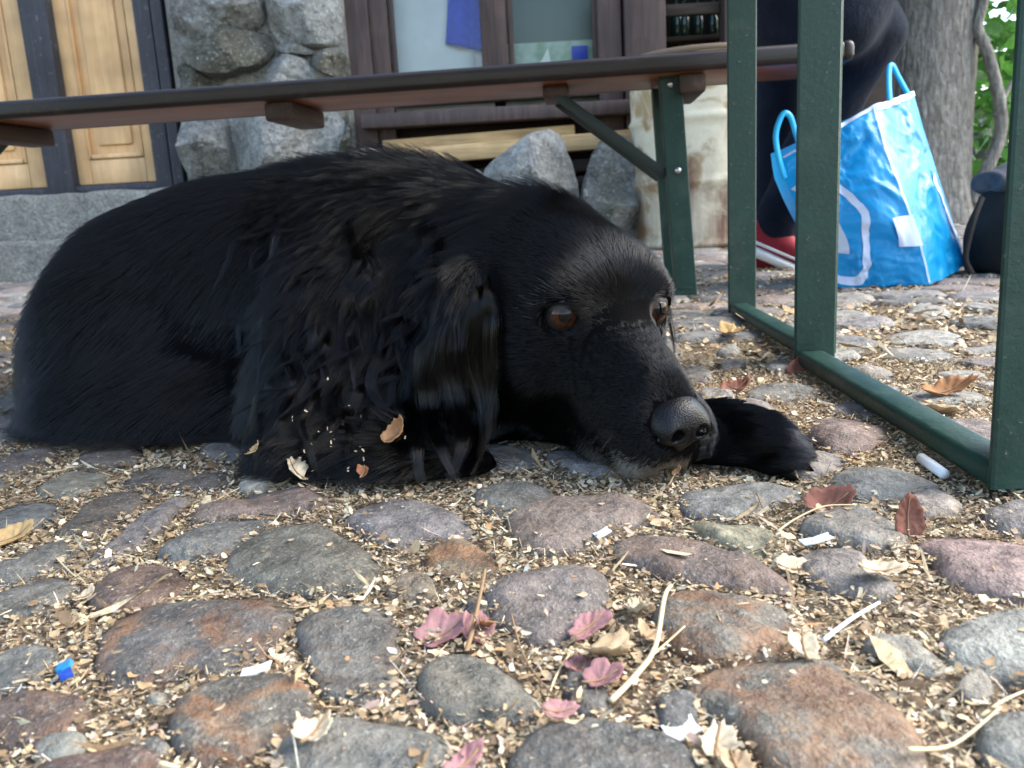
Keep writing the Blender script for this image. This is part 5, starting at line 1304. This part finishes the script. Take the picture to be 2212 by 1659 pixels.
def leaf_obj(c, L, yaw_, tilt, roll, curl, kind, rag, mat, label, seed, stem=0, name='fallen_leaf', cat='leaf', group='fallen leaves and scraps'):
    out = leaf_shape(kind, rag, seed); n = len(out); V = []; Fc = []; rings = (1.0, .78, .5, .22)
    R3 = Matrix.Rotation(yaw_, 3, 'Z') @ Matrix.Rotation(tilt, 3, 'Y') @ Matrix.Rotation(roll, 3, 'X')
    for s in rings:
        for x, y in out:
            x_, y_ = x*s, y*s; z = curl*(x_*x_*1.2+y_*y_*2.2)+.10*abs(y_)+.05*noise.noise(Vector((x_*7+seed, y_*7, seed)))+.02*math.sin((abs(y_)*1.2-x_)*26)*(abs(y_) > .02)
            V.append(Vector((x_, y_, z)))
    V.append(Vector((0, 0, 0)))
    for i in range(len(rings)-1):
        for k in range(n): Fc.append((i*n+k, i*n+(k+1) % n, (i+1)*n+(k+1) % n, (i+1)*n+k))
    for k in range(n): Fc.append(((len(rings)-1)*n+k, (len(rings)-1)*n+(k+1) % n, len(V)-1))
    V = [R3 @ (v*L) for v in V]; zmin = min(v.z for v in V); c = Vector(c); base = Vector((c.x, c.y, c.z-zmin*.85)); V = [base+v for v in V]
    root = empty(name, c, label, cat, group); o = mobj('blade', V, Fc, mat, root)
    md = o.modifiers.new('thickness', 'SOLIDIFY'); md.thickness = .0004
    rib = [base+R3 @ (Vector((x, 0, .012+curl*x*x*1.2))*L) for x in np.linspace(-.46, .40, 8)]
    if stem: rib = [base+R3 @ (Vector((-.46-stem, .05, -.02))*L), base+R3 @ (Vector((-.46-stem*.5, .02, .0))*L)]+rib
    tube('midrib', STALKB, root, rib, [.00075*(1-.06*i) for i in range(len(rib))], 5); return root
def gp(px, py, dz=.001):
    g_ = gnd(px, py, .004); return Vector((g_.x, g_.y, top(g_.x, g_.y)+dz))
LV = [
 (gp(950, 1352), .040, .5, -.20, .15, .5, 'lobed', .07, 'pink', 'dusty pink lobed leaf lying in front of the round purple cobble', 3, .0),
 (gp(1022, 1345), .026, 1.2, -.3, .5, .7, 'lobed', .08, 'pink', 'smaller dusty pink leaf half under the larger pink one', 5, 0),
 (gp(1048, 1340, .004), .017, 1.5, .5, .2, .6, 'ragged', .1, 'orange', 'little tan leaf scrap beside the pink leaf and the stalk', 7, 0),
 (gp(1270, 1345, .004), .034, .7, -.2, .3, .4, 'ragged', .09, 'pink', 'pinkish torn leaf at the top of the leaf pile in the foreground', 8, 0),
 (gp(1312, 1408, .006), .046, .2, .15, -.25, .5, 'ragged', .10, 'beige', 'broad brownish torn leaf in the middle of the foreground leaf pile', 12, 0),
 (gp(1250, 1420, .002), .028, 1.0, .2, .3, .4, 'ragged', .08, 'pink', 'pale pinkish leaf scrap on the left of the foreground leaf pile', 15, 0),
 (gp(1300, 1462, .004), .027, .3, -.15, .1, .5, 'lobed', .06, 'pink', 'flat dusty pink scrap at the foot of the foreground leaf pile', 18, 0),
 (gp(1372, 1310, .004), .026, 2.0, .3, .3, .8, 'ragged', .12, 'cream', 'cream crumpled leaf at the upper right of the leaf pile', 21, 0),
 (gp(1400, 1365, .004), .026, .9, .2, .5, .8, 'ragged', .1, 'beige', 'curled beige scrap right of the foreground leaf pile', 23, 0),
 (gp(1960, 1135), .040, 1.2, -1.35, .4, .35, 'oval', .07, 'russet', 'brown leaf standing upright on its stalk near the right table foot', 25, .25),
 (gp(1728, 795, .002), .062, .5, -.75, .3, .6, 'oval', .07, 'russet', 'brown curled leaf propped against the middle green leg', 31, 0),
 (gp(1762, 800, .004), .042, 1.6, -.8, .2, .7, 'ragged', .10, 'cream', 'tan torn leaf beside the brown one at the green leg', 33, 0),
 (gp(1790, 1080, .002), .048, .2, -.25, .5, .9, 'oval', .07, 'russet', 'reddish curled leaf between the paw and the table foot', 35, .0),
 (gp(1548, 1592, .004), .027, 1.2, -.3, .3, .6, 'ragged', .12, 'cream', 'pale ragged leaf between the two largest front cobbles', 41, 0),
 (gp(1590, 1640, .004), .024, 1.7, -.2, .2, .5, 'ragged', .10, 'beige', 'beige torn leaf at the bottom edge right of centre', 43, 0),
 (gp(1900, 1250, .002), .036, .1, .1, .1, .5, 'ragged', .08, 'cream', 'bright cream leaf lying on the purplish cobble at the right', 45, 0),
 (gp(1720, 1218, .002), .034, .15, .1, .3, .6, 'oval', .06, 'cream', 'cream oval leaf left of the purplish cobble at the right', 47, 0),
 (gp(1735, 1405, .004), .026, 1.4, -.4, .2, .5, 'ragged', .1, 'cream', 'pale leaf scrap leaning on the rusty cobble', 49, 0),
 (gp(1000, 1640, .004), .028, .8, -.2, .2, .4, 'ragged', .08, 'pink', 'pinkish beige leaf at the bottom edge left of centre', 51, 0),
 (gp(1210, 1553, .002), .020, .2, .1, .3, .6, 'oval', .08, 'pink', 'small pink leaf above the dark bottom cobble', 53, 0),
 (gp(30, 1150, .003), .040, .7, -.3, .3, .6, 'oval', .06, 'yellow', 'tan leaf at the left edge among the cobbles', 55, 0),
 (gp(150, 1335, .003), .020, .4, -.2, .2, .7, 'ragged', .1, 'beige', 'beige leaf scrap near the left front cobbles', 59, 0),
 (gp(1580, 725, .002), .085, .2, -.15, .2, .6, 'ragged', .08, 'yellow', 'yellowish leaf on the ground behind the muzzle', 61, 0),
 (gp(1590, 832, .002), .05, .5, -.25, .2, .7, 'oval', .08, 'russet', 'dark red leaf on the cobbles right of the nose', 63, 0),
 (gp(2050, 850, .002), .07, .2, -.25, .2, .7, 'ragged', .08, 'orange', 'orange brown leaf beyond the foot rail', 65, 0),
 (gp(2000, 880, .002), .08, 2.6, -.15, .2, .5, 'oval', .06, 'beige', 'large beige leaf beyond the foot rail', 67, 0),
 (gp(180, 1275, .003), .018, .4, -.2, .2, .7, 'ragged', .1, 'cream', 'cream leaf scrap by the reddish cobble at the left', 69, 0),
 (gp(685, 1605, .004), .024, 1.0, -.3, .2, .7, 'ragged', .1, 'cream', 'pale scrap right of the round rusty cobble', 73, 0),
]
for a_ in LV:
    c, L, yw, ti, ro, cu, kd_, rg, mk, lb, sd_, stm = a_; leaf_obj(c, L*(.72 if c.y < .9 else .55), yw, ti, ro, cu, kd_, rg, DM[mk], lb, sd_, stm)
# leaves caught in the coat
bk = bpy.data.objects['body']; bvh_src = DV
def on_dog(px, py, lift=.012):
    d_ = ray(px, py); o_ = Vector((0, 0, CAMH)); best = None
    P_ = DV-np.array(o_); dn = np.array(d_.normalized()); t_ = P_@dn; e_ = np.linalg.norm(P_-t_[:, None]*dn, axis=1); ok = e_ < .008
    return o_+Vector(dn)*(float(t_[ok].min())-lift) if ok.any() else gnd(px, py, .02)
for (px, py, L, yw, ti, ro, cu, kd_, mk, lb, sd_) in (
    (862, 945, .022, .3, -.9, .6, 1.2, 'oval', 'orange', 'folded orange brown leaf caught in the chest fur', 81), (552, 976, .012, .3, -.7, .3, 1.0, 'ragged', 'yellow', 'small yellow leaf crumb on the elbow of the dog', 83),
    (640, 1030, .026, 2.5, -.7, .2, .6, 'ragged', 'cream', 'cream ragged leaf stuck below the elbow of the dog', 85), (785, 1025, .012, 1.2, -.8, .2, .8, 'ragged', 'brown', 'small brown leaf scrap on the forearm of the dog', 87), (1462, 1022, .008, .3, -.6, .3, 1.0, 'ragged', 'orange', 'tiny orange leaf crumb under the chin', 89)):
    leaf_obj(on_dog(px, py), L, yw, ti, ro, cu, kd_, .10, DM[mk], lb, sd_)
crumbs_v, crumbs_f = [], []
for k in range(34):
    px, py = (RNG.normal(740, 70), RNG.normal(950, 45)) if k < 38 else (RNG.normal(880, 60), RNG.normal(1000, 25)); c = on_dog(px, py, .013); s_ = RNG.uniform(.0006, .0019); b = len(crumbs_v)
    a1, a2 = norm(RNG.normal(0, 1, (1, 3)))[0], norm(RNG.normal(0, 1, (1, 3)))[0]
    for u_, w_ in ((-1, -.4), (1, -.5), (.8, .5), (-.7, .6)): crumbs_v.append(tuple(np.array(c)+a1*u_*s_+a2*w_*s_))
    crumbs_f.append((b, b+1, b+2, b+3))
tag(mobj('leaf_crumbs', crumbs_v, crumbs_f, DM['cream'], None, False), 'pale leaf crumbs caught in the fur of the dog', 'crumbs', kind='stuff')
# stalks and straws
def stalk(pts, r, mat, label, r1=None):
    P_ = [gp(x, y, dz) for x, y, dz in pts]; C_ = cr(P_, 6); n = len(C_)
    o = tube('dry_stalk', mat, None, C_, [.62*(r+((r1 or r*.6)-r)*i/(n-1)) for i in range(n)], 7); return tag(o, label, 'stalk', 'dry stalks on the ground')
stalk([(1002, 1402, .003), (1018, 1372, .008), (1034, 1330, .013), (1052, 1287, .016)], .0022, STALKB, 'thick pale stalk lying across the dusty pink leaf', .0013)
stalk([(1450, 1255, .005), (1436, 1330, .009), (1415, 1400, .008), (1370, 1455, .006), (1318, 1498, .004)], .0016, STALK, 'curved fibrous straw arching over the leaf pile', .0022)
stalk([(1395, 1420, .006), (1430, 1395, .007), (1480, 1375, .004)], .0011, STALK, 'short straw forking off the curved one')
stalk([(1228, 1400, .004), (1200, 1450, .005), (1178, 1500, .003)], .0010, STALK, 'thin straw slanting left of the leaf pile')
stalk([(1105, 1330, .003), (1130, 1400, .004), (1180, 1470, .004), (1240, 1540, .003)], .0009, STALKB, 'brown twig running below the purple cobble')
stalk([(1779, 1368, .004), (1840, 1330, .006), (1900, 1287, .004)], .0020, WHITEP, 'white stick lying on the chaff at the right', .0012)
stalk([(1680, 1140, .003), (1720, 1115, .006), (1780, 1100, .006), (1850, 1096, .004)], .0011, STALK, 'long pale stem arching behind the mottled cobble')
stalk([(1635, 1075, .003), (1660, 1105, .004), (1720, 1140, .003)], .0009, STALKB, 'brown twig beside the grey cobble under the paw')
stalk([(345, 1652, .004), (430, 1656, .005), (530, 1655, .003)], .0018, STALK, 'straight straw at the bottom edge left of centre')
stalk([(120, 1205, .003), (180, 1240, .003), (250, 1215, .002)], .0008, STALK, 'thin straw by the left purple cobble')
stalk([(360, 1300, .003), (420, 1275, .004), (500, 1268, .003)], .0008, STALKB, 'thin twig above the large rusty cobble')
stalk([(400, 1100, .003), (480, 1060, .003), (560, 1035, .002)], .0010, STALK, 'pale straw in the shade left of the forearm')
stalk([(1960, 1640, .004), (2060, 1600, .006), (2160, 1545, .004)], .0014, STALK, 'pale straw near the bottom right corner')
stalk([(2120, 1530, .004), (2170, 1500, .005), (2230, 1470, .004)], .0013, STALK, 'straw at the right edge above the corner cobble')
stalk([(560, 1110, .003), (600, 1105, .004), (660, 1112, .003)], .0010, mat_simple('dark_stalk', (.02, .018, .016), .6), 'dark twig on the pinkish cobble below the forearm')
# other scraps: paper, filter, blue glass
def scrap(name, px, py, w, h, yaw_, tilt, mat, label, cat, thick=.0008):
    c = gp(px, py, .003); R3 = Matrix.Rotation(yaw_, 3, 'Z') @ Matrix.Rotation(tilt, 3, 'Y'); V = []
    for z in (0, thick):
        for k, (x, y) in enumerate(((-.5, -.5), (-.1, -.55), (.5, -.42), (.46, .1), (.5, .5), (-.05, .42), (-.5, .48))): V.append(c+R3 @ Vector((x*w, y*h, z+.12*w*(x*x+y*y))))
    Fc = [tuple(range(6, -1, -1)), tuple(range(7, 14))]+[(k, (k+1) % 7, 7+(k+1) % 7, 7+k) for k in range(7)]
    return tag(mobj(name, V, Fc, mat, None, False), label, cat)
scrap('paper_scrap', 1473, 1556, .013, .011, .2, -.2, WHITEP, 'small white square of paper left of the largest front cobble', 'paper')
scrap('paper_scrap', 1764, 1170, .018, .008, .1, -.15, mat_simple('bluish_paper', (.62, .68, .76), .5), 'bluish white paper slip below the mottled cobble', 'paper')
scrap('paper_scrap', 555, 1450, .013, .007, .1, -.2, WHITEP, 'white crumpled paper bit between left front cobbles', 'paper')
scrap('paper_scrap', 1302, 1148, .010, .008, .3, -.3, WHITEP, 'tiny white paper bit below the big pinkish cobble', 'paper')
BG1 = mat_simple('blue_glass', (.03, .24, .50), .2, .6); BG2 = mat_simple('dark_blue_glass', (.02, .07, .36), .2, .6)
scrap('glass_shard', 140, 1428, .0060, .0068, .3, -.3, BG1, 'light blue shard between the left front cobbles', 'shard', .003)
scrap('glass_shard', 142, 1444, .0056, .0045, .6, -.2, BG2, 'dark blue shard just below the light blue one', 'shard', .003)
f0, f1 = gp(1990, 985, .006), gp(2040, 1020, .006); tag(tube('cigarette_end', WHITEP, None, [f0, f0.lerp(f1, .5), f1], [.0038, .0040, .0038], 12), 'white cigarette end lying under the foot rail', 'cigarette')
